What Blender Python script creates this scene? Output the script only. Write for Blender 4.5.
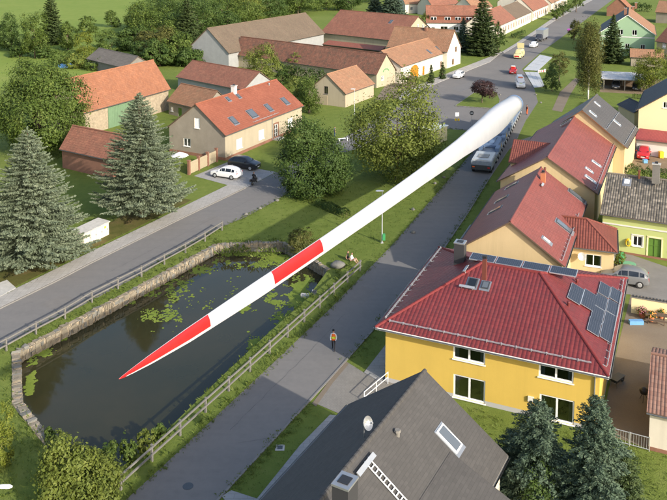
import bpy, bmesh, math, random
import numpy as np
from mathutils import Vector, Matrix, noise as mnoise
from mathutils.geometry import tessellate_polygon

for o in list(bpy.data.objects): bpy.data.objects.remove(o)
SC = bpy.context.scene
COL = SC.collection
R = math.radians
rng = np.random.default_rng(7)
random.seed(7)

# ------------------------------------------------------------------ camera
CAM_H = 34.0; FPX = 800.0; PITCH = R(6); HORIZON = -69.0; CX = 333.5; PW, PH = 667.0, 500.0
YPP = HORIZON + FPX*math.tan(PITCH)
cam = bpy.data.cameras.new('camera'); camo = bpy.data.objects.new('camera', cam); COL.objects.link(camo)
camo.location = (0, 0, CAM_H); camo.rotation_euler = (R(90)-PITCH, 0, 0)
cam.sensor_fit = 'HORIZONTAL'; cam.sensor_width = 36.0; cam.lens = 36.0*FPX/PW
cam.shift_x = 0.0; cam.shift_y = -(PH/2-YPP)/PW
cam.clip_start = 0.5; cam.clip_end = 6000
SC.camera = camo

# ------------------------------------------------------------------ light
SUN_EL, SUN_AZ = R(25), R(139)          # azimuth clockwise from +Y
w = bpy.data.worlds.new('World'); SC.world = w; w.use_nodes = True
nt = w.node_tree; nt.nodes.clear()
sk = nt.nodes.new('ShaderNodeTexSky'); sk.sky_type = 'NISHITA'; sk.sun_disc = False
sk.sun_elevation = SUN_EL; sk.sun_rotation = SUN_AZ; sk.air_density = 1.0; sk.dust_density = 2.5; sk.ozone_density = 1.0
bg = nt.nodes.new('ShaderNodeBackground'); bg.inputs[1].default_value = 0.145
ou = nt.nodes.new('ShaderNodeOutputWorld')
nt.links.new(sk.outputs[0], bg.inputs[0]); nt.links.new(bg.outputs[0], ou.inputs[0])
sl = bpy.data.lights.new('sun', 'SUN'); sl.energy = 3.2; sl.angle = R(0.7); sl.color = (1.0, 0.92, 0.80)
so = bpy.data.objects.new('sun', sl); COL.objects.link(so)
tosun = Vector((math.sin(SUN_AZ)*math.cos(SUN_EL), math.cos(SUN_AZ)*math.cos(SUN_EL), math.sin(SUN_EL)))
so.rotation_euler = tosun.to_track_quat('Z', 'Y').to_euler(); so.location = (0, 0, 80)
SC.view_settings.view_transform = 'Standard'; SC.view_settings.look = 'None'
SC.view_settings.exposure = 0.92; SC.view_settings.gamma = 1.0; SC.view_settings.use_curve_mapping = False

# ------------------------------------------------------------------ pixel -> place
_fw = Vector((0, math.cos(PITCH), -math.sin(PITCH))); _up = Vector((0, math.sin(PITCH), math.cos(PITCH)))
CC = Vector((0, 0, CAM_H))
def ray(px, py): return _fw + Vector((1, 0, 0))*((px-CX)/FPX) - _up*((py-YPP)/FPX)
def G(px, py, z=0.0):
    d = ray(px, py); return CC + d*((z-CAM_H)/d.z)
def onplane(px, py, p0, n):
    d = ray(px, py); return CC + d*((p0-CC).dot(n)/d.dot(n))
def GP(pts, z=0.0): return [G(x, y, z) for x, y in pts]

# ------------------------------------------------------------------ mesh helpers
class MB:
    def __init__(s): s.v = []; s.f = []; s.m = []; s.uv = {}
    def poly(s, pts, m=0, uv=None):
        i = len(s.v); s.v += [tuple(p) for p in pts]; s.f.append(tuple(range(i, i+len(pts)))); s.m.append(m)
        if uv: s.uv[len(s.f)-1] = uv
    def box(s, a, b, m=0, T=None):
        x0, y0, z0 = a; x1, y1, z1 = b
        P = [(x0,y0,z0),(x1,y0,z0),(x1,y1,z0),(x0,y1,z0),(x0,y0,z1),(x1,y0,z1),(x1,y1,z1),(x0,y1,z1)]
        if T is not None: P = [tuple(T @ Vector(p)) for p in P]
        i = len(s.v); s.v += P
        for q in ((3,2,1,0),(4,5,6,7),(0,1,5,4),(1,2,6,5),(2,3,7,6),(3,0,4,7)):
            s.f.append(tuple(i+k for k in q)); s.m.append(m)
    def tube(s, p0, p1, r0, r1=None, n=8, m=0, caps=True):
        r1 = r0 if r1 is None else r1
        p0 = Vector(p0); p1 = Vector(p1); d = (p1-p0).normalized()
        a = d.orthogonal().normalized(); b = d.cross(a)
        i = len(s.v)
        for p, r in ((p0, r0), (p1, r1)):
            for k in range(n):
                t = 2*math.pi*k/n; s.v.append(tuple(p+(a*math.cos(t)+b*math.sin(t))*r))
        for k in range(n):
            k2 = (k+1) % n; s.f.append((i+k, i+k2, i+n+k2, i+n+k)); s.m.append(m)
        if caps:
            s.f.append(tuple(i+k for k in reversed(range(n)))); s.m.append(m)
            s.f.append(tuple(i+n+k for k in range(n))); s.m.append(m)
    def path(s, pts, r, n=6, m=0):
        for a, b in zip(pts[:-1], pts[1:]): s.tube(a, b, r, r, n, m)
    def lathe(s, prof, c=(0,0,0), n=12, m=0):          # prof: (r, z)
        i = len(s.v); c = Vector(c)
        for r, z in prof:
            for k in range(n):
                t = 2*math.pi*k/n; s.v.append((c.x+r*math.cos(t), c.y+r*math.sin(t), c.z+z))
        for j in range(len(prof)-1):
            for k in range(n):
                k2 = (k+1) % n; s.f.append((i+j*n+k, i+j*n+k2, i+(j+1)*n+k2, i+(j+1)*n+k)); s.m.append(m)
        s.f.append(tuple(i+k for k in reversed(range(n)))); s.m.append(m)
        s.f.append(tuple(i+(len(prof)-1)*n+k for k in range(n))); s.m.append(m)
    def prism(s, poly, z0, z1, m=0, mt=None):           # polygon in xy, any winding
        A = sum(poly[i][0]*poly[(i+1)%len(poly)][1]-poly[(i+1)%len(poly)][0]*poly[i][1] for i in range(len(poly)))
        if A < 0: poly = poly[::-1]
        n = len(poly); i = len(s.v)
        s.v += [(p[0], p[1], z0) for p in poly] + [(p[0], p[1], z1) for p in poly]
        for k in range(n):
            k2 = (k+1) % n; s.f.append((i+k, i+k2, i+n+k2, i+n+k)); s.m.append(m)
        s.f.append(tuple(i+n+k for k in range(n))); s.m.append(m if mt is None else mt)
        s.f.append(tuple(i+k for k in reversed(range(n)))); s.m.append(m)
    def loft(s, rings, m=0, caps=True, closed=True):
        n = len(rings[0]); i = len(s.v)
        for r in rings: s.v += [tuple(p) for p in r]
        for j in range(len(rings)-1):
            for k in range(n if closed else n-1):
                k2 = (k+1) % n; s.f.append((i+j*n+k, i+j*n+k2, i+(j+1)*n+k2, i+(j+1)*n+k)); s.m.append(m if not callable(m) else m(j, k))
        if caps:
            s.f.append(tuple(i+k for k in reversed(range(n)))); s.m.append(0 if callable(m) else m)
            s.f.append(tuple(i+(len(rings)-1)*n+k for k in range(n))); s.m.append(0 if callable(m) else m)
    def mesh(s, name, mats, smooth=False, bevel=0):
        me = bpy.data.meshes.new(name); me.from_pydata(s.v, [], s.f)
        for q in (mats if isinstance(mats, (list, tuple)) else [mats]): me.materials.append(M[q] if isinstance(q, str) else q)
        me.polygons.foreach_set('material_index', s.m)
        if s.uv:
            ul = me.uv_layers.new(name='UVMap')
            for fi, uv in s.uv.items():
                p = me.polygons[fi]
                for k, li in enumerate(p.loop_indices): ul.data[li].uv = uv[k]
        if smooth: me.polygons.foreach_set('use_smooth', [True]*len(me.polygons))
        me.update(); return me
    def build(s, name, mats, parent=None, smooth=False, loc=None):
        o = bpy.data.objects.new(name, s.mesh(name, mats, smooth)); COL.objects.link(o)
        if parent is not None: o.parent = parent
        if loc is not None: o.location = loc
        return o

def tag(o, label=None, cat=None, group=None, kind=None):
    if label: o['label'] = label
    if cat: o['category'] = cat
    if group: o['group'] = group
    if kind: o['kind'] = kind
    return o
def empty(name, loc, rz=0, label=None, cat=None, group=None):
    o = bpy.data.objects.new(name, None); COL.objects.link(o); o.location = loc; o.rotation_euler = (0, 0, rz)
    o.empty_display_size = .3
    return tag(o, label, cat, group)
def copy_tree(o, parent=None):
    c = o.copy(); COL.objects.link(c)
    if parent is not None: c.parent = parent
    for ch in o.children: copy_tree(ch, c)
    return c
def bevel_mesh(me, w=.02, seg=1):
    bm = bmesh.new(); bm.from_mesh(me)
    bmesh.ops.remove_doubles(bm, verts=bm.verts, dist=1e-4)
    bmesh.ops.recalc_face_normals(bm, faces=bm.faces)
    bmesh.ops.bevel(bm, geom=[e for e in bm.edges if e.calc_face_angle(0) > .5], offset=w, segments=seg, affect='EDGES', clamp_overlap=True)
    bm.to_mesh(me); bm.free(); return me

# ------------------------------------------------------------------ materials
M = {}
class NT:
    def __init__(s, name):
        s.mat = bpy.data.materials.new(name); s.mat.use_nodes = True; s.t = s.mat.node_tree; s.n = s.t.nodes
        s.b = s.n['Principled BSDF']; s.out = s.n['Material Output']; M[name] = s.mat
    def node(s, typ, **k):
        n = s.n.new(typ)
        for a, b in k.items(): setattr(n, a, b)
        return n
    def link(s, a, b): s.t.links.new(a, b)
    def coord(s, what='Object'): return s.node('ShaderNodeTexCoord').outputs[what]
    def noise(s, vec, scale, detail=4, rough=.6, out=0):
        n = s.node('ShaderNodeTexNoise'); n.inputs['Scale'].default_value = scale; n.inputs['Detail'].default_value = detail
        n.inputs['Roughness'].default_value = rough
        if vec is not None: s.link(vec, n.inputs['Vector'])
        return n.outputs[out]
    def ramp(s, fac, stops):
        r = s.node('ShaderNodeValToRGB'); e = r.color_ramp.elements
        while len(e) < len(stops): e.new(.5)
        for k, (p, c) in enumerate(stops):
            e[k].position = p; e[k].color = (*c, 1) if len(c) == 3 else c
        s.link(fac, r.inputs[0]); return r.outputs[0]
    def mix(s, fac, a, b, mode='MIX'):
        n = s.node('ShaderNodeMix', data_type='RGBA', blend_type=mode)
        for sock, val in ((n.inputs[0], fac), (n.inputs[6], a), (n.inputs[7], b)):
            if isinstance(val, (int, float)): sock.default_value = val
            elif isinstance(val, tuple): sock.default_value = (*val, 1) if len(val) == 3 else val
            else: s.link(val, sock)
        return n.outputs[2]
    def math(s, op, a, b=None, c=None):
        n = s.node('ShaderNodeMath', operation=op)
        for k, val in enumerate((a, b, c)):
            if val is None: continue
            if isinstance(val, (int, float)): n.inputs[k].default_value = val
            else: s.link(val, n.inputs[k])
        return n.outputs[0]
    def bump(s, h, strength=.3, dist=.05):
        n = s.node('ShaderNodeBump'); n.inputs['Strength'].default_value = strength; n.inputs['Distance'].default_value = dist
        s.link(h, n.inputs['Height']); s.link(n.outputs[0], s.b.inputs['Normal'])
    def col(s, c):
        if isinstance(c, tuple): s.b.inputs['Base Color'].default_value = (*c, 1)
        else: s.link(c, s.b.inputs['Base Color'])
    def set(s, rough=.8, metal=0, spec=None):
        s.b.inputs['Roughness'].default_value = rough; s.b.inputs['Metallic'].default_value = metal
        if spec is not None: s.b.inputs['Specular IOR Level'].default_value = spec
def sc(c, k): return tuple(min(1, x*k) for x in c)

def surf(name, c, rough=.8, var=.15, scale=.6, fine=14, bump=.25, bd=.01, c2=None, metal=0, spec=.4, coord='Object', streak=0):
    t = NT(name); v = t.coord(coord)
    big = t.noise(v, scale, 5, .65); fi = t.noise(v, fine, 3, .7)
    base = t.ramp(big, [(.25, sc(c, 1-var)), (.5, c), (.75, c2 if c2 else sc(c, 1+var))])
    base = t.mix(.35, base, t.ramp(fi, [(.2, sc(c, 1-1.5*var)), (.8, sc(c, 1+1.2*var))]))
    if streak:
        mp = t.node('ShaderNodeMapping'); mp.inputs['Scale'].default_value = (1.6, 1.6, .10); t.link(v, mp.inputs[0]); sn = t.noise(mp.outputs[0], 1.0, 5, .65)
        base = t.mix(t.math('MULTIPLY', t.ramp(sn, [(.48, (0,)*3), (.75, (1,)*3)]), streak), base, sc(c, .62))
    t.col(base); t.set(rough, metal, spec)
    if bump: t.bump(fi, bump, bd)
    return t
def flat(name, c, rough=.5, metal=0, spec=.5, var=.06):
    t = NT(name); v = t.coord(); n = t.noise(v, 3, 3)
    t.col(t.ramp(n, [(.3, sc(c, 1-var)), (.7, sc(c, 1+var))])); t.set(rough, metal, spec); return t

def roofmat(name, c, c2, tw=.3, tl=.36, rough=.75, depth=.04, moss=None, mossamt=.55, streak=.15, flatrib=False, stag=0.0, spec=.35, pervar=1.0, big=.25):
    """tiles in metres of the roof's own UVs: u along the eave, v up the slope"""
    t = NT(name); uv = t.node('ShaderNodeUVMap').outputs[0]
    sp = t.node('ShaderNodeSeparateXYZ'); t.link(uv, sp.inputs[0])
    vv = t.math('DIVIDE', sp.outputs[1], tl); row = t.math('FLOOR', vv)
    uu = t.math('DIVIDE', sp.outputs[0], tw)
    if stag: uu = t.math('ADD', uu, t.math('MULTIPLY', row, stag))
    colm = t.math('FLOOR', uu)
    fu = t.math('FRACT', uu); fv = t.math('FRACT', vv)
    cb = t.node('ShaderNodeCombineXYZ'); t.link(colm, cb.inputs[0]); t.link(row, cb.inputs[1])
    wn = t.node('ShaderNodeTexWhiteNoise', noise_dimensions='2D'); t.link(cb.outputs[0], wn.inputs['Vector'])
    bign = t.noise(uv, big, 5, .65); stn = t.node('ShaderNodeMapping'); stn.inputs['Scale'].default_value = (1.2, .12, 1); t.link(uv, stn.inputs[0])
    st = t.noise(stn.outputs[0], 1.0, 4, .6)
    base = t.mix(t.math('MULTIPLY', wn.outputs[0], pervar), c, c2)
    base = t.mix(t.ramp(bign, [(.35, (0,)*3), (.68, (1,)*3)]), base, t.mix(.5, base, sc(c, .72)))
    base = t.mix(t.math('MULTIPLY', t.ramp(st, [(.4, (0,)*3), (.75, (1,)*3)]), streak), base, sc(c2, 1.25))
    if moss:
        mn = t.noise(uv, .9, 6, .75); base = t.mix(t.math('MULTIPLY', t.ramp(mn, [(.45, (0,)*3), (.66, (1,)*3)]), mossamt), base, moss)
    # joints between tiles: a darker band along each overlap
    e = t.math('LESS_THAN', fv, .10)
    base = t.mix(t.math('MULTIPLY', e, .35), base, sc(c, .45))
    t.col(base); t.set(rough, 0, spec)
    if flatrib: prof = t.math('SUBTRACT', 1.0, t.math('MULTIPLY', t.math('LESS_THAN', fu, .16), 1.0)); prof = t.math('SUBTRACT', 1, prof)
    else: prof = t.math('SINE', t.math('MULTIPLY', fu, math.pi))
    hgt = t.math('SUBTRACT', t.math('MULTIPLY', prof, .7), t.math('MULTIPLY', fv, .55))
    hgt = t.math('ADD', hgt, t.math('MULTIPLY', wn.outputs[0], .12))
    t.bump(hgt, 1.0, depth); return t

# ground and masonry
t = NT('grass'); v = t.coord(); n1 = t.noise(v, .05, 6, .65); n2 = t.noise(v, .9, 5, .7); n3 = t.noise(v, 9, 4, .75)
b0 = t.ramp(n1, [(.3, (.088, .136, .024)), (.5, (.138, .192, .036)), (.7, (.205, .234, .064))])
b1 = t.ramp(n2, [(.28, (.060, .094, .016)), (.55, (.134, .180, .035)), (.75, (.222, .222, .078))])
b = t.mix(.5, b0, b1); b = t.mix(t.ramp(n3, [(.3, (0,)*3), (.75, (.55,)*3)]), b, (.170, .205, .044)); t.col(b); t.set(.95, 0, .15); t.bump(n3, .8, .12)
t = NT('lawn_dry'); v = t.coord(); n1 = t.noise(v, .35, 6, .7); n3 = t.noise(v, 8, 4, .75)
t.col(t.mix(t.ramp(n3, [(.3, (0,)*3), (.75, (.5,)*3)]), t.ramp(n1, [(.32, (.060, .075, .014)), (.5, (.105, .100, .030)), (.66, (.170, .115, .055))]), (.13, .12, .035))); t.set(.95, 0, .15); t.bump(n3, .8, .1)
t = NT('meadow'); v = t.coord(); n1 = t.noise(v, .02, 5, .6); n2 = t.noise(v, .25, 5, .7)
t.col(t.mix(.4, t.ramp(n1, [(.35, (.140, .215, .038)), (.6, (.185, .245, .050)), (.75, (.230, .262, .072))]), t.ramp(n2, [(.3, (.120, .185, .030)), (.7, (.235, .262, .070))]))); t.set(.95, 0, .1); t.bump(n2, .5, .2)
t = NT('asphalt'); v = t.coord(); n1 = t.noise(v, .09, 5, .6); n2 = t.noise(v, 1.6, 5, .7); n3 = t.noise(v, 60, 2, .6)
b = t.ramp(n1, [(.3, (.148, .143, .137)), (.6, (.170, .163, .155)), (.75, (.192, .183, .173))])
b = t.mix(.35, b, t.ramp(n2, [(.3, (.118, .114, .110)), (.7, (.202, .193, .182))])); mp_ = t.node('ShaderNodeMapping'); mp_.inputs['Rotation'].default_value = (0, 0, R(-65)); mp_.inputs['Scale'].default_value = (.05, .9, 1); t.link(v, mp_.inputs[0]); n5 = t.noise(mp_.outputs[0], 1.0, 5, .65); b = t.mix(t.math('MULTIPLY', t.ramp(n5, [(.42, (0,)*3), (.62, (1,)*3)]), .35), b, (.195, .183, .170)); b = t.mix(t.math('MULTIPLY', n3, .25), b, (.15, .145, .14))
t.col(b); t.set(.85, 0, .35); t.bump(n3, .25, .006)
t = NT('asphalt_old'); v = t.coord(); n1 = t.noise(v, .14, 5, .65); n2 = t.noise(v, 1.3, 5, .75); n3 = t.noise(v, 45, 2, .6)
b = t.ramp(n1, [(.3, (.150, .142, .133)), (.6, (.180, .169, .157)), (.75, (.205, .191, .176))])
b = t.mix(.3, b, t.ramp(n2, [(.3, (.125, .119, .113)), (.7, (.215, .202, .188))])); t.col(b); t.set(.88, 0, .3); t.bump(n3, .25, .006)
def paver(name, c, w, l, off=.5):
    t = NT(name); v = t.coord(); br = t.node('ShaderNodeTexBrick'); br.offset = off
    br.inputs['Scale'].default_value = 1; br.inputs['Brick Width'].default_value = w; br.inputs['Row Height'].default_value = l
    br.inputs['Mortar Size'].default_value = .012; br.inputs['Color1'].default_value = (*sc(c, .9), 1); br.inputs['Color2'].default_value = (*sc(c, 1.1), 1); br.inputs['Mortar'].default_value = (*sc(c, .5), 1)
    t.link(v, br.inputs[0]); n = t.noise(v, .5, 5, .7)
    t.col(t.mix(.45, br.outputs[0], t.ramp(n, [(.3, sc(c, .72)), (.7, sc(c, 1.18))]))); t.set(.9, 0, .3); t.bump(br.outputs[1], -.4, .01)
paver('paving', (.34, .325, .30), .5, .5, 0)
paver('paving_grey', (.225, .212, .190), .2, .1)
paver('slab', (.30, .295, .285), .8, .4)
surf('kerb_stone', (.20, .19, .175), .85, .12, .8, 10)
surf('earth', (.20, .145, .085), .95, .25, .5, 6, .6, .03, c2=(.26, .20, .13))
surf('gravel', (.19, .152, .110), .95, .25, .25, 9, .5, .02, c2=(.22, .185, .14))
surf('stone', (.215, .185, .135), .9, .4, 1.7, 9, .8, .04, c2=(.30, .27, .21))
surf('stone_grey', (.17, .165, .145), .9, .25, 1.5, 9, .7, .03)
surf('timber', (.33, .295, .25), .8, .2, 1.2, 12, .4, .01)
surf('timber_grey', (.18, .17, .152), .85, .22, 1.5, 12, .4, .01)
surf('timber_dark', (.11, .075, .05), .8, .25, 1.5, 12, .4, .01)
surf('brick', (.235, .115, .075), .9, .25, 1.0, 9, .5, .02)
# plaster
surf('yellow_plaster', (.585, .405, .085), .9, .08, .35, 22, .2, .006, streak=.16)
surf('cream_plaster', (.385, .33, .235), .9, .09, .4, 14, .2, .006, streak=.4)
surf('peach_plaster', (.54, .42, .235), .9, .07, .4, 14, .2, .006, streak=.35)
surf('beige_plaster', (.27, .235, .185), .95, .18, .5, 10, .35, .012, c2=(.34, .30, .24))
surf('warm_white', (.60, .55, .455), .9, .07, .4, 14, .15, .006, streak=.35)
surf('white_plaster', (.64, .62, .59), .9, .05, .4, 14, .15, .006)
surf('green_plaster', (.27, .40, .255), .9, .05, .4, 14, .15, .006)
surf('lime_plaster', (.42, .47, .18), .9, .05, .4, 14, .15, .006)
surf('pale_yellow', (.74, .66, .40), .9, .05, .4, 14, .15, .006)
surf('plinth', (.40, .40, .40), .9, .08, .6, 14)
surf('weathered_boards', (.29, .295, .295), .9, .15, .9, 8, .3, .01)
surf('green_boards', (.14, .225, .13), .8, .2, .7, 9, .3, .01)
surf('fieldstone', (.34, .28, .20), .95, .4, 2.2, 7, .9, .05, c2=(.5, .42, .31))
# roofs
roofmat('roof_red', (.158, .025, .025), (.196, .036, .034), .30, .36, .5, .045, streak=.12, spec=.45, pervar=1.0, moss=(.115, .034, .032), mossamt=.55)
roofmat('roof_maroon', (.205, .054, .042), (.262, .078, .060), .24, .36, .5, .05, streak=.3, spec=.45, pervar=.7, moss=(.150, .056, .046), mossamt=.5)
roofmat('roof_slate_metal', (.080, .073, .068), (.105, .096, .090), .24, .36, .45, .055, streak=.2, pervar=.5)
roofmat('roof_dark', (.066, .063, .060), (.080, .076, .072), .34, .19, .8, .014, streak=.15, flatrib=True, stag=.5)
roofmat('roof_black', (.042, .043, .048), (.058, .058, .062), .3, .36, .6, .03, streak=.1)
roofmat('roof_orange', (.255, .104, .054), (.335, .145, .078), .25, .34, .85, .04, streak=.25, moss=(.20,.10,.065), mossamt=.5)
roofmat('roof_bright', (.235, .074, .040), (.285, .098, .056), .26, .34, .6, .03, streak=.10)
roofmat('roof_brick', (.215, .088, .058), (.30, .130, .082), .25, .34, .85, .03, moss=(.11, .075, .05), mossamt=.4)
roofmat('roof_rust', (.255, .130, .074), (.335, .182, .106), .25, .34, .85, .03, moss=(.16, .12, .075), mossamt=.45)
roofmat('roof_brown', (.120, .090, .064), (.165, .122, .086), .25, .3, .9, .03, moss=(.13, .11, .075), mossamt=.5)
roofmat('roof_old', (.165, .072, .048), (.26, .120, .075), .25, .34, .9, .03, moss=(.085, .062, .045), mossamt=.85)
roofmat('roof_mottled', (.070, .064, .054), (.27, .235, .190), .25, .34, .9, .06, moss=(.060, .057, .045), mossamt=.55, pervar=1.0)
roofmat('roof_grey', (.13, .115, .10), (.17, .15, .13), .9, .3, .9, .03, flatrib=True)
roofmat('roof_tile_red', (.155, .045, .033), (.21, .065, .045), .26, .36, .55, .06, streak=.1)
roofmat('roof_sheet', (.50, .50, .49), (.58, .58, .57), .18, 4.0, .7, .03, streak=.3)
roofmat('roof_redsheet', (.33, .06, .05), (.37, .07, .06), .2, 8.0, .6, .03, streak=.2)
t = NT('roof_cap'); t.col((.165, .028, .028)); t.set(.75, 0, .25)
# small stuff
flat('white_frame', (.80, .80, .78), .4); flat('dark_frame', (.06, .05, .05), .5); flat('brown_frame', (.20, .10, .05), .5)
flat('shutter', (.80, .80, .79), .5); flat('orange_door', (.50, .185, .012), .5); flat('green_door', (.10, .20, .03), .5); flat('tan_boards', (.36, .30, .20), .7)
flat('zinc', (.40, .41, .42), .4, .7); flat('galvanised', (.52, .53, .53), .45, .6); flat('steel_dark', (.08, .085, .09), .4, .5); flat('alu', (.60, .61, .62), .4, .7)
flat('black_plastic', (.02, .02, .022), .5); flat('rubber', (.018, .018, .018), .8); flat('white_paint', (.78, .78, .76), .35)
flat('red_paint', (.62, .015, .012), .3); flat('yellow_paint', (.75, .50, .02), .4); flat('orange_cloth', (.80, .14, .02), .8); flat('white_cloth', (.75, .74, .72), .9); flat('black_cloth', (.015, .015, .018), .9)
flat('skin', (.48, .26, .17), .6); flat('hair', (.03, .02, .014), .8); flat('blue_cloth', (.06, .10, .22), .9); flat('grey_cloth', (.15, .15, .16), .9); flat('hi_yellow', (.65, .75, .03), .7)
flat('purple', (.25, .03, .30), .5); flat('green_paint', (.05, .28, .10), .5); flat('terracotta', (.42, .15, .07), .8); flat('concrete', (.42, .41, .38), .9, var=.12); flat('parasol_green', (.14, .34, .19), .8); flat('blue_tarp', (.12, .30, .55), .6); flat('blue_steel', (.135, .20, .32), .45, .1); flat('deck_grey', (.24, .28, .335), .55, .1, var=.15)
flat('box_grey', (.66, .64, .58), .6); flat('lamp_grey', (.55, .57, .57), .5, .3); flat('bark', (.14, .10, .07), .95, var=.3); flat('birch_bark', (.55, .53, .48), .9, var=.3)
t = NT('car_glass'); t.col((.012, .015, .018)); t.set(.06, 0, .8)
t = NT('glass'); tr = t.node('ShaderNodeBsdfTransparent'); tr.inputs[0].default_value = (.62, .66, .66, 1); gl = t.node('ShaderNodeBsdfGlossy'); gl.inputs['Roughness'].default_value = .02
fr_ = t.node('ShaderNodeFresnel'); fr_.inputs[0].default_value = 1.7; ms = t.node('ShaderNodeMixShader'); t.link(fr_.outputs[0], ms.inputs[0]); t.link(tr.outputs[0], ms.inputs[1]); t.link(gl.outputs[0], ms.inputs[2]); t.link(ms.outputs[0], t.out.inputs[0])
t = NT('glass_painted_reflection'); v = t.coord(); n = t.noise(v, 1.3, 3); t.col(t.ramp(n, [(.4, (.02, .023, .026)), (.65, (.10, .10, .095))])); t.set(.08, 0, .8)  # lighter noise patches painted into the pane colour imitate reflections
t = NT('skyglass'); t.col((.10, .115, .13)); t.set(.08, 0, 1.0)
t = NT('solar'); v = t.node('ShaderNodeUVMap').outputs[0]; br = t.node('ShaderNodeTexBrick'); br.offset = 0
br.inputs['Scale'].default_value = 1; br.inputs['Brick Width'].default_value = .16; br.inputs['Row Height'].default_value = .16; br.inputs['Mortar Size'].default_value = .006
br.inputs['Color1'].default_value = (.020, .024, .035, 1); br.inputs['Color2'].default_value = (.026, .030, .042, 1); br.inputs['Mortar'].default_value = (.10, .105, .115, 1); t.link(v, br.inputs[0]); t.col(br.outputs[0]); t.set(.22, 0, .45)
t = NT('blade_white'); v = t.coord(); n = t.noise(v, .6, 6, .7); t.col(t.ramp(n, [(.3, (.375, .385, .405)), (.7, (.44, .445, .455))])); t.set(.38, 0, .4)
t = NT('blade_red'); v = t.coord(); n = t.noise(v, .3, 4); t.col(t.ramp(n, [(.3, (.42, .012, .014)), (.7, (.49, .020, .020))])); t.set(.38, 0, .4)
# water
t = NT('water'); v = t.coord(); n = t.noise(v, .12, 4); t.col(t.ramp(n, [(.3, (.024, .026, .012)), (.7, (.038, .034, .015))])); t.set(.05, 0, .5); t.b.inputs['IOR'].default_value = 1.33
nn = t.noise(v, 2.2, 3); t.bump(nn, .05, .02)
surf('duckweed', (.150, .205, .022), .85, .45, .45, 9, .6, .02, c2=(.25, .285, .04))
def leafmat(name, a, b, c=None, trans=.25, rough=.65):
    t = NT(name); at = t.node('ShaderNodeAttribute', attribute_name='tint'); v = t.coord(); n = t.noise(v, .8, 3)
    st = [(0, a), (.6, b), (1, c or sc(b, 1.35))]
    f = t.math('ADD', t.math('MULTIPLY', at.outputs['Fac'], .75), t.math('MULTIPLY', n, .25))
    cc = t.ramp(f, st); t.col(cc); t.set(rough, 0, .3)
    tr = t.node('ShaderNodeBsdfTranslucent'); t.link(t.mix(.0, cc, cc), tr.inputs[0])
    ms = t.node('ShaderNodeMixShader'); ms.inputs[0].default_value = trans
    t.link(t.b.outputs[0], ms.inputs[1]); t.link(tr.outputs[0], ms.inputs[2]); t.link(ms.outputs[0], t.out.inputs[0])
leafmat('leaf_mid', (.034, .062, .010), (.082, .126, .020), (.155, .190, .038))
leafmat('leaf_dark', (.024, .048, .010), (.056, .098, .018), (.108, .152, .032))
leafmat('leaf_light', (.056, .080, .012), (.128, .160, .026), (.220, .238, .052))
leafmat('leaf_yellow', (.065, .088, .010), (.130, .158, .018), (.215, .225, .034))
leafmat('leaf_olive', (.050, .058, .014), (.100, .105, .022), (.165, .155, .042))
leafmat('leaf_red', (.022, .012, .014), (.050, .024, .024), (.10, .06, .05))
leafmat('needle_blue', (.060, .086, .050), (.168, .206, .130), (.320, .350, .240), .2)
leafmat('needle_dark', (.020, .040, .012), (.055, .084, .024), (.110, .138, .044), .15)
leafmat('needle_teal', (.030, .055, .034), (.085, .128, .080), (.175, .225, .140), .18)
leafmat('blade_grass', (.055, .088, .012), (.112, .155, .024), (.19, .205, .048), .3)
roofmat('roof_worn', (.165, .080, .058), (.25, .14, .105), .24, .34, .85, .05, streak=.5, moss=(.20, .16, .13), mossamt=.4)

# ================================================================== the ground
POND = [(19,352),(60,330),(118,299),(170,271),(217,245),(250,243.5),(283,243),(304,256),(328,270),(308,297),(265,336),(222,376),(160,437),(118,470),(92,468),(68,460),(43,431),(20,402)]
pond = [G(x, y) for x, y in POND]
def sheet(name, pts, z, mat, world=False, kind='structure'):
    P = [Vector((p[0], p[1], z)) for p in (pts if world else GP(pts))]
    tri = tessellate_polygon([P]); mb = MB(); mb.v = [tuple(p) for p in P]
    for a, b, c in tri:
        n = (P[b]-P[a]).cross(P[c]-P[a]).z
        mb.f.append((a, b, c) if n > 0 else (a, c, b)); mb.m.append(0)
    return tag(mb.build(name, mat), kind=kind)
outer = [Vector((-3500,-60,0)), Vector((3500,-60,0)), Vector((3500,5000,0)), Vector((-3500,5000,0))]
tri = tessellate_polygon([outer, pond]); mb = MB(); P = outer+pond; mb.v = [tuple(p) for p in P]
for a, b, c in tri:
    n = (P[b]-P[a]).cross(P[c]-P[a]).z
    if abs(n) < 1e-6: continue
    mb.f.append((a, b, c) if n > 0 else (a, c, b)); mb.m.append(0)
tag(mb.build('ground', 'grass'), kind='structure')
pc = sum(pond, Vector())/len(pond)
WZ = -0.95
sheet('pond_water', [(p+(p-pc).normalized()*1.5) for p in pond], WZ, 'water', True)
sheet('pond_bed', [(p+(p-pc).normalized()*1.5) for p in pond], WZ-.9, 'earth', True)
# banks (grass, sloping) on the fence side and at the foot of the pond
mb = MB()
ib = list(range(8, 15))
for a, b in zip(ib[:-1], ib[1:]):
    pa, pb = pond[a], pond[b]
    qa = pa+(pc-pa).normalized()*1.1; qb = pb+(pc-pb).normalized()*1.1
    for k in range(6):
        s0, s1 = k/6, (k+1)/6
        x0, x1 = pa.lerp(pb, s0), pa.lerp(pb, s1); y0, y1 = qa.lerp(qb, s0), qa.lerp(qb, s1)
        def zq(v): return Vector((v.x, v.y, -1.15))
        mb.poly([zq(y0), zq(y1), x1, x0])
o = mb.build('pond_bank', 'grass'); tag(o, kind='structure')

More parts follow.
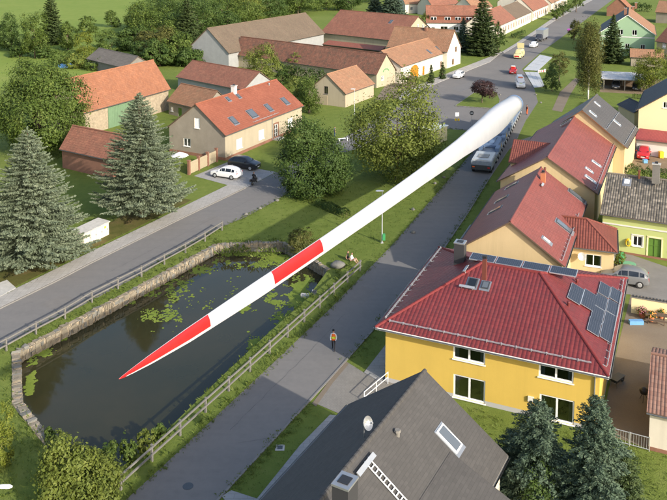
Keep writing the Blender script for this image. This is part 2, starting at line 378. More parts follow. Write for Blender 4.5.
def stonewall(name, pts, label, w=.5, seed=1, cap=True, h=1.7, lift=.0):
    """retaining wall with rough coping stones; pts are its pond-side top edge"""
    rn = random.Random(seed); root = empty(name, pts[0], 0, label, 'wall')
    T = Matrix.Translation(-Vector(pts[0])); face = MB(); st = MB()
    for a, b in zip(pts[:-1], pts[1:]):
        a, b = T @ a, T @ b; d = (b-a); L = d.length; d.normalize(); n = Vector((-d.y, d.x, 0))
        if n.dot((T @ pc)-a) > 0: n = -n            # outwards
        face.box((0, -.02, -h), (L, w-.05, .03+lift), T=Matrix((( d.x, n.x, 0, a.x), (d.y, n.y, 0, a.y), (0, 0, 1, a.z), (0, 0, 0, 1))))
        s = 0
        while s < L-.1:
            l = min(rn.choice((.16, .22, .3, .42, .6))*rn.uniform(.8, 1.2), L-s)
            for lay, (z0, z1, ww) in enumerate(((-.05, .10, w), (-.42, -.08, .16), (-.85, -.45, .12), (-1.25, -.88, .1))):
                off = rn.uniform(-.1, .1) if lay else 0
                c = a+d*(s+l/2+off); zz0 = z0+rn.uniform(-.03, .03)+lift; zz1 = z1+rn.uniform(-.10, .09)+lift
                y0 = -.07-rn.uniform(0, .08); y1 = y0+ww+rn.uniform(-.05, .08)
                i = len(st.v); hl = l/2-.015
                for (ux, uy, uz) in ((-1,0,0),(1,0,0),(1,1,0),(-1,1,0),(-1,0,1),(1,0,1),(1,1,1),(-1,1,1)):
                    q = c+d*(ux*hl*(.86 if uz else 1)+rn.uniform(-.06, .06))+n*((y1 if uy else y0)+rn.uniform(-.07, .07)); q.z = (zz1 if uz else zz0)+rn.uniform(-.05, .05)
                    st.v.append(tuple(q))
                for q in ((3,2,1,0),(4,5,6,7),(0,1,5,4),(1,2,6,5),(2,3,7,6),(3,0,4,7)): st.f.append(tuple(i+k for k in q)); st.m.append(rn.choice((0, 0, 1)))
            s += l+rn.uniform(0, .03)
    face.build('wall_face', 'fieldstone', root); s_ = st.build('coping_stones', ['stone', 'stone_grey'], root); s_['kind'] = 'stuff'
    return root
stonewall('stone_wall', pond[0:5], 'rough fieldstone retaining wall between the pond and the fence along the spruce-lined road', .42, 3)
stonewall('stone_wall', pond[4:7], 'weedy fieldstone wall at the head of the pond covered by duckweed at its foot', .5, 4)
stonewall('stone_wall', pond[6:9], 'low dark stone edging at the pond corner beside the round yellowish bush', .4, 5)
stonewall('stone_wall', pond[15:18]+[pond[0]], 'pale bent fieldstone wall at the foot of the pond above the sloping grass', .6, 6, lift=.05)

# ---- roads, pavements (each sheet 4 mm or more above the last)
sheet('meadow', [G(-200,135), G(-60,108), G(30,82), G(70,79), G(110,68), G(170,50), G(240,25), G(420,-30), Vector((900,4500,0)), Vector((-3300,4500,0)), Vector((-3300,150,0))], .004, 'meadow', True)
LU = [(-90,352),(0,309),(57.6,281),(90,264),(177,221),(246,188),(300,160),(345,137),(395,108)]
LL = [(430,126),(400,137),(367,146),(339,154),(330,166),(277,200),(246,217),(222,227),(184,248),(141,275),(91,301),(40,328),(0,349),(-90,398)]
sheet('left_road', LU+LL, .012, 'asphalt')
SL = [(-90,710),(25,600),(127,499),(160,469),(269,367),(329,310),(395,242),(462,164),(490,131)]
SR = [(527,118),(518,137),(507,152),(489,179),(468,213),(445,247),(392,309),(329,380),(221,497),(125,602),(20,715)]
sheet('village_street', SL+SR, .008, 'asphalt')
sheet('junction', [(395,108),(419,91),(450,78),(490,62),(502,52),(522,42),(558,18),(592,0),(645,-30),(668,-30),(612,0),(573,29),(540,53),(522,69),(534,88),(538,102),(527,119),(490,132),(470,131),(430,127)], .016, 'asphalt_old')
sheet('traffic_island', [(455,106),(498,109),(500,100),(497,93),(490,90),(473,93.5)], .10, 'grass')
def kerb(name, pts, label=None, w=.14, h=.12, z=0.0):
    P = GP(pts); mb = MB()
    for a, b in zip(P[:-1], P[1:]):
        d = b-a; L = d.length; d.normalize(); n = Vector((-d.y, d.x, 0))
        mb.box((0, -w/2, -.05), (L, w/2, h), T=Matrix(((d.x, n.x, 0, a.x), (d.y, n.y, 0, a.y), (0, 0, 1, z), (0, 0, 0, 1))))
    return tag(mb.build(name, 'kerb_stone'), kind='structure')
kerb('island_kerb', [(455,106),(498,109),(500,100),(497,93),(490,90),(473,93.5),(455,106)])
PU = [(-90,340),(0,297),(35,280),(90,253),(158,220),(194,202),(229,185)]
PL = [(246,187.3),(177,220.2),(90,263),(57.6,280),(0,308),(-90,351)]
def raised(name, pts, mat, h=.1, world=False):
    P = pts if world else GP(pts); mb = MB(); mb.prism([(p.x, p.y) for p in P], -.05, h); return tag(mb.build(name, mat), kind='structure')
raised('left_pavement', PU+PL, 'paving', .1)
kerb('left_kerb', LU[:6], z=0)
sheet('parking_bay', [(194,176),(229,185.5),(246,188),(276,172),(264,170),(228,162)], .02, 'slab')
raised('far_pavement', [(398,99),(405,91),(450,72.5),(490,57),(497,52),(502,52),(490,62),(450,78),(419,91),(402,101)], 'paving', .1)
raised('far_pavement', [(502,52),(515,44),(540,27),(556,16),(592,-3),(596,-2),(558,18.6),(522,42.5),(504,53)], 'paving', .09)
kerb('street_kerb', [(20,715),(125,602),(221,497),(329,380),(346,361),(392,309),(445,247),(468,213),(489,179),(507,152),(518,137)], h=.07)
raised('house_pavement', [(205,560),(259,497),(300,446),(330,415.5),(346,417),(331,428),(300,459),(272,497),(220,560)], 'slab', .06)
sheet('driveway', [(314,403),(346.5,362),(364,373),(420,372),(450,430),(400,440),(331,428),(346,417)], .024, 'paving_grey')
raised('house_pavement', [(364,373),(392,337),(470,225),(478,228),(402,343),(381,383)], 'slab', .06)
raised('garden_path', [(222,497),(231,491),(268,503),(240,520)], 'slab', .05)
sheet('shoulder', [(312,404),(329,381.5),(346,362),(349,364),(333,383),(316,407)], .03, 'gravel')
sheet('gravel_yard', [(600,432),(652,450),(690,455),(760,330),(690,300),(632,290),(617,350)], .008, 'gravel')
sheet('paved_yard', [(560,285),(640,296),(700,306),(690,275),(617,250),(575,245)], .012, 'paving_grey')
sheet('dirt_yard', [(628,168),(700,178),(700,140),(634,138)], .008, 'earth')
sheet('dirt_strip', [(-40,312),(0,294),(35,277),(90,250),(158,217),(192,200),(176,197),(140,206),(100,228),(60,240),(25,250),(-40,262)], .006, 'lawn_dry')
sheet('plate_track', [(600,92),(655,95),(665,82),(650,75),(600,80)], .008, 'earth')
sheet('garden_path', [(552,110),(560,92),(575,78),(580,79),(570,95),(562,112)], .01, 'gravel')
sheet('house_path', [(508,149),(520,140),(560,128),(560,133),(525,146)], .02, 'paving_grey')
sheet('barn_yard', [(375,100),(398,99),(420,86),(412,78),(385,86)], .006, 'gravel')
# concrete slab by the left pavement, manhole in the verge
mb = MB(); mb.prism([(p.x, p.y) for p in GP([(-22,300),(-6,286),(7,281),(16,289),(-6,301)])], -.02, .13); o = mb.build('concrete_slab', 'concrete'); tag(o, 'flat pale concrete slab lying in the grass beside the slabbed pavement', 'slab')
c = G(280,448); mb = MB(); mb.box((c.x-.3, c.y-.3, 0), (c.x+.3, c.y+.3, .03)); o = mb.build('manhole', 'concrete'); tag(o, 'small square manhole set in the dark grass verge', 'manhole')
mb = MB(); mb.box((c.x-.17, c.y-.17, .03), (c.x+.17, c.y+.17, .05)); q = mb.build('lid', 'steel_dark', o)
# white marker stones along the left road verge and street verge
for k, (x, y) in enumerate([(246,215),(260,209),(277,201),(435,184),(444,178),(413,210),(413,233),(536,95),(541,103),(500,95)]):
    p = G(x, y); mb = MB(); rn = random.Random(k); s = .2+.08*rn.random()
    mb.lathe([(s*.7, -.03), (s, .08), (s*.85, .2), (s*.4, .28)], (0, 0, 0), 7)
    mb.v = [(a+rn.uniform(-.04, .04), b_+rn.uniform(-.04, .04), c_+rn.uniform(-.03, .03)) for a, b_, c_ in mb.v]
    o = mb.build('marker_stone', 'stone_grey', loc=p); tag(o, 'small pale stone set in the grass along the road edge', 'stone', 'stones along the verges')
# ---- duckweed rafts
def in_poly(x, y, poly):
    c = False; j = len(poly)-1
    for i in range(len(poly)):
        if (poly[i].y > y) != (poly[j].y > y) and x < (poly[j].x-poly[i].x)*(y-poly[i].y)/(poly[j].y-poly[i].y)+poly[i].x: c = not c
        j = i
    return c
mb = MB(); rn = random.Random(11)
blobs = [(232,252,9,3,.9,.75),(255,252,16,3,.9,1),(278,258,12,5,.8,1),(255,264,14,3,.5,.7),(295,262,10,4,.7,.9),(178,285,11,9,.45,.8),(165,300,12,10,.4,.8),(172,318,9,8,.35,.6),(152,318,9,9,.3,.5),
         (200,270,9,3,.5,.8),(222,262,5,2,.5,.8),(276,300,9,7,.5,.9),(292,290,12,8,.6,1),(305,285,9,8,.7,1),(300,302,9,7,.6,1),(285,318,9,7,.5,.9),(268,332,7,5,.5,.8),(247,311,6,3,.4,.6),(255,345,5,5,.5,.7),(150,290,10,5,.3,.6),(128,300,10,3,.5,.7),(185,262,8,3,.6,.8),(200,300,14,10,.12,.4),(240,290,14,10,.12,.4),(40,352,8,3,.5,.8),(33,368,3,8,.6,.8),(70,338,10,2,.5,.8),(105,450,6,4,.3,.4),(120,432,3,2,.3,.3),(210,245,6,2,.8,.8),(238,272,8,3,.3,.5),(30,385,3,9,.4,.7)]
for (x, y, sx, sy, dens, sz) in blobs:
    for k in range(int(760*dens)):
        px, py = rn.gauss(x, sx*.62), rn.gauss(y, sy*.62); p = G(px, py, WZ)
        if not in_poly(p.x, p.y, pond): continue
        if mnoise.noise(Vector((p.x*.75, p.y*.45, 3.1)))+.55*mnoise.noise(Vector((p.x*2.1, p.y*1.4, 8)))+rn.uniform(-.1, .1) < .12-.28*dens: continue
        r = rn.uniform(.05, .17)*(.6+.5*sz); n = 7; z = WZ+.004+rn.random()*.014
        a0 = rn.random()*6; mb.poly([(p.x+r*rn.uniform(.65, 1.1)*math.cos(a0+2*math.pi*j/n), p.y+r*1.15*rn.uniform(.65, 1.1)*math.sin(a0+2*math.pi*j/n), z) for j in range(n)])
o = mb.build('duckweed', 'duckweed'); tag(o, 'bright green duckweed rafts floating on the pond', 'duckweed', kind='stuff')

# ---- two-rail timber fences
def rail_fence(posts, label, hs=(1.08, .58), mat='timber_grey', ph=1.15, rw=.105, per=1):
    P = [G(x, y) for x, y in posts]; root = empty('rail_fence', P[0], 0, label, 'fence'); o0 = P[0]; rn = random.Random(int(posts[0][0]))
    for k, p in enumerate(P):
        q = p-o0; mb = MB(); d = (P[min(k+1, len(P)-1)]-P[max(k-1, 0)]); a = math.atan2(d.y, d.x)
        T = Matrix.Translation(q) @ Matrix.Rotation(a, 4, 'Z') @ Matrix.Rotation(rn.uniform(-.02, .02), 4, 'X')
        mb.box((-.065, -.065, -.1), (.065, .065, ph+rn.uniform(-.03, .03)), T=T); mb.build('post', mat, root)
    for a, b in zip(P[:-1], P[1:]):
        for h in hs:
            d = b-a; L = d.length; d.normalize(); n = Vector((-d.y, d.x, 0)); a_ = a-o0; mb = MB(); e = rn.uniform(-.02, .03)
            X = Matrix(((d.x, n.x, 0, a_.x-n.x*.13), (d.y, n.y, 0, a_.y-n.y*.13), (0, 0, 1, h), (0, 0, 0, 1)))
            mb.box((.01, -.045, -rw/2), (L-.01, .045, rw/2+.01*e), T=X @ Matrix.Rotation(e/L, 4, 'Y')); mb.build('rail', mat, root)
    return root
rail_fence([(-60,384),(-27,368),(6.4,351),(36,334.5),(65,319),(92,302.5),(118,289),(141.5,277),(164.4,264.5),(185.5,253),(205,241.5),(222,230.5)], 'weathered two-rail timber fence between the pond wall and the spruce-lined road')
A, B = G(121,490), G(360,271)
nn = 13; pts = []
for k in range(nn):
    p = A.lerp(B, k/(nn-1)); v = p-CC; dd = v.dot(_fw); pts.append((CX+FPX*v.x/dd, YPP-FPX*v.dot(_up)/dd))
rail_fence(pts, 'weathered two-rail timber fence between the pond and the village street')

# ================================================================== the rotor blade on its trailer
ROOT = G(513,104.5,5.2); TIP = G(119,379,11.6)
ax = (TIP-ROOT); BL = ax.length; ax.normalize()
mid = (ROOT+TIP)/2; view = (CC-mid).normalized()
cho = ax.cross(view).normalized()
if cho.z > 0: cho = -cho                       # trailing edge points down-right in the picture
cho = (Matrix.Rotation(R(-18), 3, ax) @ cho); thick = cho.cross(ax).normalized()
if thick.dot(view) < 0: thick = -thick
blade = empty('rotor_blade', ROOT, 0, 'huge white wind turbine blade with red bands carried tip-first over the pond', 'rotor blade')
def lerp1(x, xs, ys): return float(np.interp(x, xs, ys))
ts = list(np.concatenate([np.linspace(0, .2, 22), np.linspace(.215, .93, 64), np.linspace(.935, 1, 26)]))
NS = 36; rings = []
for s in ts:
    c = lerp1(s, [0, .02, .05, .09, .14, .22, .34, .5, .7, .86, .94, .975, .99, .997, 1], [2.85, 2.95, 3.25, 3.65, 3.75, 3.2, 2.35, 1.70, 1.28, 1.10, .80, .48, .26, .13, .02])
    th = lerp1(s, [0, .03, .06, .1, .16, .3, .6, 1], [1, .98, .86, .66, .48, .32, .22, .16])
    bl = lerp1(s, [0, .03, .12], [0, .05, 1])
    axo = lerp1(s, [0, .05, .1, .2, 1], [.5, .49, .46, .42, .40])
    ctr = ROOT+ax*(BL*s)-ROOT + Vector((0, 0, -.75*4*s*(1-s)))
    tw = R(lerp1(s, [0, .2, 1], [8, 6, -2])); cx = cho*math.cos(tw)+thick*math.sin(tw); ty = thick*math.cos(tw)-cho*math.sin(tw)
    ring = []
    for k in range(NS):
        a = 2*math.pi*k/NS; x = .5*(1-math.cos(a))         # 0 leading .. 1 trailing
        sg = 1 if math.sin(a) >= 0 else -1
        yt = 5*(.2969*math.sqrt(max(x, 0))-.126*x-.3516*x*x+.2843*x**3-.1036*x**4)*.5*2
        ya = sg*yt*th + .03*bl*math.sin(math.pi*x)
        yc = sg*math.sqrt(max(0, x*(1-x)))
        y = (1-bl)*yc*min(1, th+.02)+bl*ya
        ring.append(ctr + cx*((x-axo)*c) + ty*(y*c))
    rings.append(ring)
def station(px, py):                        # where along the blade a pixel falls
    best = min(((onplane(px, py, ROOT, thick)-ROOT).dot(ax)/BL,)); return best
b1 = station(213,318); r0 = station(278,277); r1 = station(325,244)
def bmat(j, k):
    s = .5*(ts[j]+ts[j+1]); x = .5*(1-math.cos(2*math.pi*(k+.5)/NS))
    red = s > b1 or r1 < s < r0
    return 1 if red and (x < .80 or s > .994) and x > .02 else 0
mb = MB(); mb.loft(rings, bmat, True)
bo = mb.build('shell', ['blade_white', 'blade_red'], blade, smooth=True)
# root flange ring
mb = MB(); n0 = ax
e1 = ax.orthogonal().normalized(); e2 = ax.cross(e1)
for (ra, s0, s1) in ((1.46, -.25, .02),):
    rr = [[(ax*s+(e1*math.cos(t)+e2*math.sin(t))*ra) for t in np.linspace(0, 2*math.pi, 33)[:-1]] for s in (s0, s1)]
    mb.loft(rr, 0, True)
mb.build('root_flange', 'galvanised', blade, smooth=False)

# trailer: self-propelled modular blade trailer
T0 = G(481,173.5); T1 = G(514,113)
td = (T1-T0); td.z = 0; TL = td.length; td.normalize(); tang = math.atan2(td.y, td.x)
trl = empty('blade_trailer', T0, tang, 'long blue modular heavy trailer carrying the rotor blade on the street', 'trailer')
hw = 1.45
mb = MB(); mb.box((5.2, -hw, .95), (TL, hw, 1.35)); mb.box((5.2, -hw+.12, .6), (TL, hw-.12, .95), 1)
for k in range(14):
    x = 5.6+k*(TL-6)/13; mb.box((x-.06, -hw-.02, .9), (x+.06, hw+.02, 1.40), 0)
mb.build('deck', ['deck_grey', 'steel_dark'], trl)
n_ax = 16
for k in range(n_ax):
    x = 6.0+k*(TL-7.0)/(n_ax-1)
    for sy in (-1, 1):
        wl = MB()
        for off in (.0, -.36): wl.tube((x, sy*(hw-.05+off), .48), (x, sy*(hw-.33+off), .48), .48, .48, 14, 0)
        wo = wl.build('wheel', ['rubber', 'galvanised'], trl)
        rm = MB(); rm.tube((x, sy*(hw-.06), .48), (x, sy*(hw+.0), .48), .25, .2, 10); rm.build('rim', 'galvanised', wo)
for k in range(5):      # side boxes in blue between axle groups
    x = 7.2+k*(TL-9)/4.6
    for y0, y1 in ((-hw-.06, -hw+.55), (hw-.55, hw+.06)): mb = MB(); mb.box((x, y0, 1.37), (x+1.9, y1, 1.85)); mb.build('side_box', 'blue_steel', trl)
mb = MB(); mb.box((9, -1.1, 1.42), (15, 1.1, 1.78)); mb.box((16, -1.2, 1.42), (22, 1.2, 1.95)); mb.box((10, -.35, 1.78), (14, .35, 1.95)); mb.build('deck_cover', 'blue_steel', trl)
# power pack at the near end
mb = MB(); mb.box((0, -hw, .7), (4.9, hw, 1.75)); mb.box((.25, -hw+.1, 1.75), (4.7, hw-.1, 1.92), 1); mb.box((-.1, -hw+.05, .55), (.0, hw-.05, 1.2), 2)
pk = mb.build('power_pack', ['deck_grey', 'lamp_grey', 'steel_dark'], trl)
mb = MB(); mb.box((1.4, -.75, 1.93), (3.2, .75, 1.98)); mb.build('radiator_grille', 'steel_dark', pk)
for k in range(6):
    mb = MB(); mb.box((1.45+.3*k, -.75, 1.985), (1.55+.3*k, .75, 2.03)); mb.build('grille_slat', 'galvanised', pk)
for sy in (-1, 1):
    mb = MB(); mb.box((-.13, sy*1.05-.16, .85), (-.10, sy*1.05+.16, 1.0)); mb.build('lamp', 'orange_cloth' if sy > 0 else 'red_paint', pk)
    mb = MB(); mb.box((2.2, sy*(hw+.01)-.02, .95), (4.4, sy*(hw+.01)+.02, 1.5)); mb.build('panel', 'zinc', pk)
for x in (1.0, 2.5):
    for sy in (-1, 1):
        wl = MB(); wl.tube((x, sy*(hw-.05), .45), (x, sy*(hw-.4), .45), .45, .45, 14); wl.build('wheel', 'rubber', trl)
# lifting turret: base, arms, root adapter
def tl(p):   # world -> trailer local
    return Matrix.Rotation(-tang, 4, 'Z') @ (Vector(p)-T0)
rl = tl(ROOT); axl = Matrix.Rotation(-tang, 4, 'Z') @ ax
mb = MB(); mb.lathe([(1.25, 1.4), (1.25, 1.75), (1.05, 1.8), (1.05, 2.3)], (rl.x+1.2, 0, 0), 20)
for sy in (-1, 1):
    mb.box((rl.x+.3, sy*1.15-.15, 2.2), (rl.x+2.2, sy*1.15+.15, 4.2)); mb.tube((rl.x-2.2, sy*.9, 1.9), (rl.x+.6, sy*1.1, 3.9), .14, .14, 8)
mb.build('lifting_turret', 'blue_steel', trl)
mb = MB(); c0 = rl-axl*.3; c1 = rl-axl*1.2; mb.tube(c0, c1, 1.5, 1.5, 24); mb.build('root_adapter', 'blue_steel', trl)
mb = MB()
for k in range(4): mb.box((rl.x+2.5+k*.85, -1.3, 1.42), (rl.x+3.25+k*.85, 1.3, 2.9))
mb.build('counterweight', 'deck_grey', trl)
for x in (9.2, 15.6):       # yellow warning triangles on the deck edge
    mb = MB(); mb.poly([(x, -hw-.10, 1.5), (x+.9, -hw-.10, 1.5), (x+.45, -hw-.10, 2.25)]); mb.poly([(x+.9, -hw-.07, 1.5), (x, -hw-.07, 1.5), (x+.45, -hw-.07, 2.25)]); mb.build('warning_triangle', 'yellow_paint', trl)

# ================================================================== houses
def clip(poly, n, d):          # keep n.p <= d, 2-D convex clip
    out = []
    for i in range(len(poly)):
        p, q = poly[i], poly[(i+1) % len(poly)]; a = n[0]*p[0]+n[1]*p[1]-d; b = n[0]*q[0]+n[1]*q[1]-d
        if a <= 0: out.append(p)
        if a*b < 0:
            t = a/(a-b); out.append((p[0]+t*(q[0]-p[0]), p[1]+t*(q[1]-p[1])))
    return out

class House:
    """Local frame: x along the ridge (0..L), y across (0..W), roof outline; walls stand inside by the overhangs."""
    def __init__(s, name, label, a=None, b=None, r=None, ze=3, wall='cream_plaster', roof='roof_brick', oe=.4, og=.25, plinth=None, cat='house', group=None,
                 L=None, ang=None, W=None, zr=None, th=.16, endx=0, kind='gable', ridge=None, gut=True, z0=0.0, cap=None, backext=0, frontext=0, verge=None):
        s.ze = ze
        A = G(*a, ze)
        if ang is not None: u = Vector((math.cos(R(ang)), math.sin(R(ang)), 0))
        else:
            u = G(*b, ze)-A; u.z = 0
            if L is None: L = u.length
            u.normalize()
        n = Vector((-u.y, u.x, 0))
        if r is not None:
            P = onplane(*r, A, u); off = (P-A); W_ = 2*off.dot(n); zr = P.z if zr is None else zr
            W = abs(W_) if W is None else W; side = 1 if W_ > 0 else -1
        else: side = 1 if W > 0 else -1; W = abs(W)
        L += endx
        if side < 0: A = A+u*L; u = -u; s.flip = True
        else: s.flip = False
        s.L, s.W, s.zr, s.oe, s.og, s.th = L, W, zr, oe, og, th
        s.u = u; s.n = Vector((-u.y, u.x, 0)); s.O = Vector((A.x, A.y, 0)); s.ang = math.atan2(u.y, u.x)
        s.M = Matrix.Translation(s.O) @ Matrix.Rotation(s.ang, 4, 'Z'); s.Mi = s.M.inverted()
        s.root = empty(name, s.O, s.ang, label, cat, group)
        s.wall, s.roofm, s.plinth, s.kind = wall, roof, plinth, kind
        s.holes = {k: [] for k in ('front', 'back', 'left', 'right')}
        s.ridge = ridge; s.gut = gut; s.roofobj = None; s.z0 = z0; s.cap = cap; s.fm = {}
        s.verge = verge
        s.slopes()
    # -- roof planes: list of (polygon, eave point, u dir, slope dir)
    def slopes(s):
        L, W, ze, zr = s.L, s.W, s.ze, s.zr; s.pl = {}
        if s.kind == 'gable':
            s.pl['front'] = [(0,0,ze),(L,0,ze),(L,W/2,zr),(0,W/2,zr)]
            s.pl['back'] = [(L,W,ze),(0,W,ze),(0,W/2,zr),(L,W/2,zr)]
        elif s.kind == 'hip':
            x0, x1 = s.ridge
            s.pl['front'] = [(0,0,ze),(L,0,ze),(x1,W/2,zr),(x0,W/2,zr)]
            s.pl['back'] = [(L,W,ze),(0,W,ze),(x0,W/2,zr),(x1,W/2,zr)]
            s.pl['left'] = [(0,W,ze),(0,0,ze),(x0,W/2,zr)]
            s.pl['right'] = [(L,0,ze),(L,W,ze),(x1,W/2,zr)]
        elif s.kind == 'halfhip':     # hip at x=L, gable at x=0
            x1 = s.ridge[1]
            s.pl['front'] = [(0,0,ze),(L,0,ze),(x1,W/2,zr),(0,W/2,zr)]
            s.pl['back'] = [(L,W,ze),(0,W,ze),(0,W/2,zr),(x1,W/2,zr)]
            s.pl['right'] = [(L,0,ze),(L,W,ze),(x1,W/2,zr)]
        elif s.kind == 'shed':
            s.pl['front'] = [(0,0,ze),(L,0,ze),(L,W,zr),(0,W,zr)]
    def frame(s, side):          # plane point, u, v(up-slope), n
        P = [Vector(p) for p in s.pl[side]]; u = (P[1]-P[0]).normalized(); n = u.cross(P[2]-P[1]).normalized(); v = n.cross(u)
        return P[0], u, v, n
    def zroof(s, y):
        if s.kind == 'shed': return s.ze+(s.zr-s.ze)*y/s.W
        return s.ze+(s.zr-s.ze)*(1-abs(y-s.W/2)/(s.W/2))
    def roofpix(s, side, px, py):
        P, u, v, n = s.frame(side); Pw = s.M @ P; nw = s.M.to_3x3() @ n
        q = s.Mi @ onplane(px, py, Pw, nw); return q
    def facepix(s, face, px, py):
        p0, u, n = s.faceframe(face); q = s.Mi @ onplane(px, py, s.M @ p0, s.M.to_3x3() @ n)
        return (q-p0).dot(u), q.z
    def faceframe(s, face):
        oe, og, L, W = s.oe, s.og, s.L, s.W
        return {'front': (Vector((og, oe, 0)), Vector((1,0,0)), Vector((0,-1,0))),
                'right': (Vector((L-og, oe, 0)), Vector((0,1,0)), Vector((1,0,0))),
                'back': (Vector((L-og, W-oe, 0)), Vector((-1,0,0)), Vector((0,1,0))),
                'left': (Vector((og, W-oe, 0)), Vector((0,-1,0)), Vector((-1,0,0)))}[face]
    def flen(s, face): return (s.L-2*s.og) if face in ('front', 'back') else (s.W-2*s.oe)
    def win(s, face, px, py, w, h, style='white', glass='glass', at=None, mull=1, bar=0, arch=False, sill=True, door=False, z=None, fw=.08):
        if at is None: x, zc = s.facepix(face, px, py)
        else: x, zc = at
        if z is not None: zc = z
        x0, x1 = max(.08, x-w/2), min(s.flen(face)-.08, x+w/2); z0_, z1 = zc-h/2, zc+h/2
        if z0_ < .12 and not door: z1 += .12-z0_; z0_ = .12
        if x1-x0 < .2: print('window off wall', s.root.name, face, x, zc); return
        s.holes[face].append((x0, z0_, x1, z1)); p0, u, n = s.faceframe(face)
        def loc(x, z, d): return p0+u*x+Vector((0,0,z))+n*d
        def bar3(mb, xa, xb, za, zb, d0, d1, m=0):
            P = [loc(xx, zz, dd) for dd in (d0, d1) for zz in (za, zb) for xx in (xa, xb)]
            i = len(mb.v); mb.v += [tuple(p) for p in P]
            for q in ((0,1,3,2),(4,6,7,5),(0,4,5,1),(2,3,7,6),(0,2,6,4),(1,5,7,3)): mb.f.append(tuple(i+k for k in q)); mb.m.append(m)
        mb = MB(); bar3(mb, x0, x1, z0_, z1, -.13, -.11); o = mb.build('door' if door else 'window', glass, s.root)
        fm = {'white': 'white_frame', 'brown': 'brown_frame', 'dark': 'dark_frame'}.get(style, style)
        mb = MB(); f = fw
        bar3(mb, x0, x1, z1-f, z1, -.105, -.05); bar3(mb, x0, x1, z0_, z0_+f, -.105, -.05); bar3(mb, x0, x0+f, z0_+f, z1-f, -.105, -.05); bar3(mb, x1-f, x1, z0_+f, z1-f, -.105, -.05)
        for k in range(mull): xm = x0+(x1-x0)*(k+1)/(mull+1); bar3(mb, xm-f*.6, xm+f*.6, z0_+f, z1-f, -.104, -.055)
        for k in range(bar): zm = z0_+(z1-z0_)*(k+1)/(bar+1)+(.15*h if bar == 1 else 0); bar3(mb, x0+f, x1-f, zm-f*.35, zm+f*.35, -.103, -.058)
        mb.build('frame', fm, o)
        if glass == 'glass' and w*h > .9:
            for (xa, xb) in ((x0, x0+.17*(x1-x0)), (x1-.17*(x1-x0), x1)):
                mb = MB(); nf = 6
                for k in range(nf):
                    pa, pb = xa+(xb-xa)*k/nf, xa+(xb-xa)*(k+1)/nf; da, db = (-.20, -.25) if k % 2 else (-.25, -.20)
                    mb.poly([loc(pa, z0_+.05, da), loc(pb, z0_+.05, db), loc(pb, z1-.02, db), loc(pa, z1-.02, da)])
                mb.build('curtain', 'white_cloth', o)
        if sill and not door:
            mb = MB(); bar3(mb, x0-.06, x1+.06, z0_-.06, z0_-.005, -.10, .10); mb.build('sill', 'zinc' if fm != 'white_frame' else 'white_frame', o)
        return o
    def skylight(s, side, px, py, w, l, glass='skyglass', fr='steel_dark', at=None):
        q = s.roofpix(side, px, py); P, u, v, n = s.frame(side); mb = MB()
        T = Matrix((( u.x, v.x, n.x, q.x), (u.y, v.y, n.y, q.y), (u.z, v.z, n.z, q.z), (0,0,0,1)))
        mb.box((-w/2, -l/2, .0), (w/2, l/2, .09), 0, T)
        mb.box((-w/2-.1, -l/2-.22, -.01), (w/2+.1, l/2+.1, .03), 2, T)
        mb.box((-w/2+.09, -l/2+.09, .091), (w/2-.09, l/2-.09, .10), 1, T)
        return s.parts('skylight', mb, [fr, glass, 'zinc'])
    def parts(s, name, mb, mats):   # roof sub-part, parented when the roof exists
        s.later.append((name, mb, mats)) if hasattr(s, 'later') else setattr(s, 'later', [(name, mb, mats)])
    def chimney(s, side, px, py, w=.7, d=.7, h=1.2, mat='brick', top=True, flue=True):
        q = s.roofpix(side, px, py); mb = MB(); zb = q.z-.8
        mb.box((q.x-w/2, q.y-d/2, zb), (q.x+w/2, q.y+d/2, q.z+h), 0)
        if top: e_ = .07 if mat != 'roof_black' else .03; mb.box((q.x-w/2-e_, q.y-d/2-e_, q.z+h), (q.x+w/2+e_, q.y+d/2+e_, q.z+h+.1), 1 if mat != 'roof_black' else 3)
        fl_ = .15 if mat != 'roof_black' else .26
        if flue: mb.box((q.x-fl_, q.y-fl_, q.z+h+.1), (q.x+fl_, q.y+fl_, q.z+h+(.28 if fl_ < .2 else .13)), 2)
        s.parts('chimney', mb, [mat, 'concrete', 'black_plastic', 'zinc'])
    def pipe(s, side, px, py, h=.5, r=.07, mat='zinc'):
        q = s.roofpix(side, px, py); mb = MB(); mb.tube((q.x, q.y, q.z-.1), (q.x, q.y, q.z+h), r, r, 8); mb.tube((q.x, q.y, q.z+h), (q.x, q.y, q.z+h+.1), r*1.5, r*1.2, 8); s.parts('vent_pipe', mb, [mat])
    def finish(s, walls=True):
        L, W, oe, og, th = s.L, s.W, s.oe, s.og, s.th
        # roof slabs
        mb = MB()
        for side in s.pl:
            P = [Vector(p) for p in s.pl[side]]; p0, u, v, n = s.frame(side)
            uv = [((p-p0).dot(u)+3.3, (p-p0).dot(v)) for p in P]
            mb.poly(P, 0, uv); lo = [p-Vector((0,0,th)) for p in P]; mb.poly(lo[::-1], 1)
            for k in range(len(P)):
                k2 = (k+1) % len(P); mb.poly([P[k], lo[k], lo[k2], P[k2]], 1)
        s.roofobj = ro = mb.build('roof', [s.roofm, s.verge or 'timber_dark'], s.root)
        # ridge and hip caps
        mb = MB(); cr = .13; capm = s.cap or s.roofm
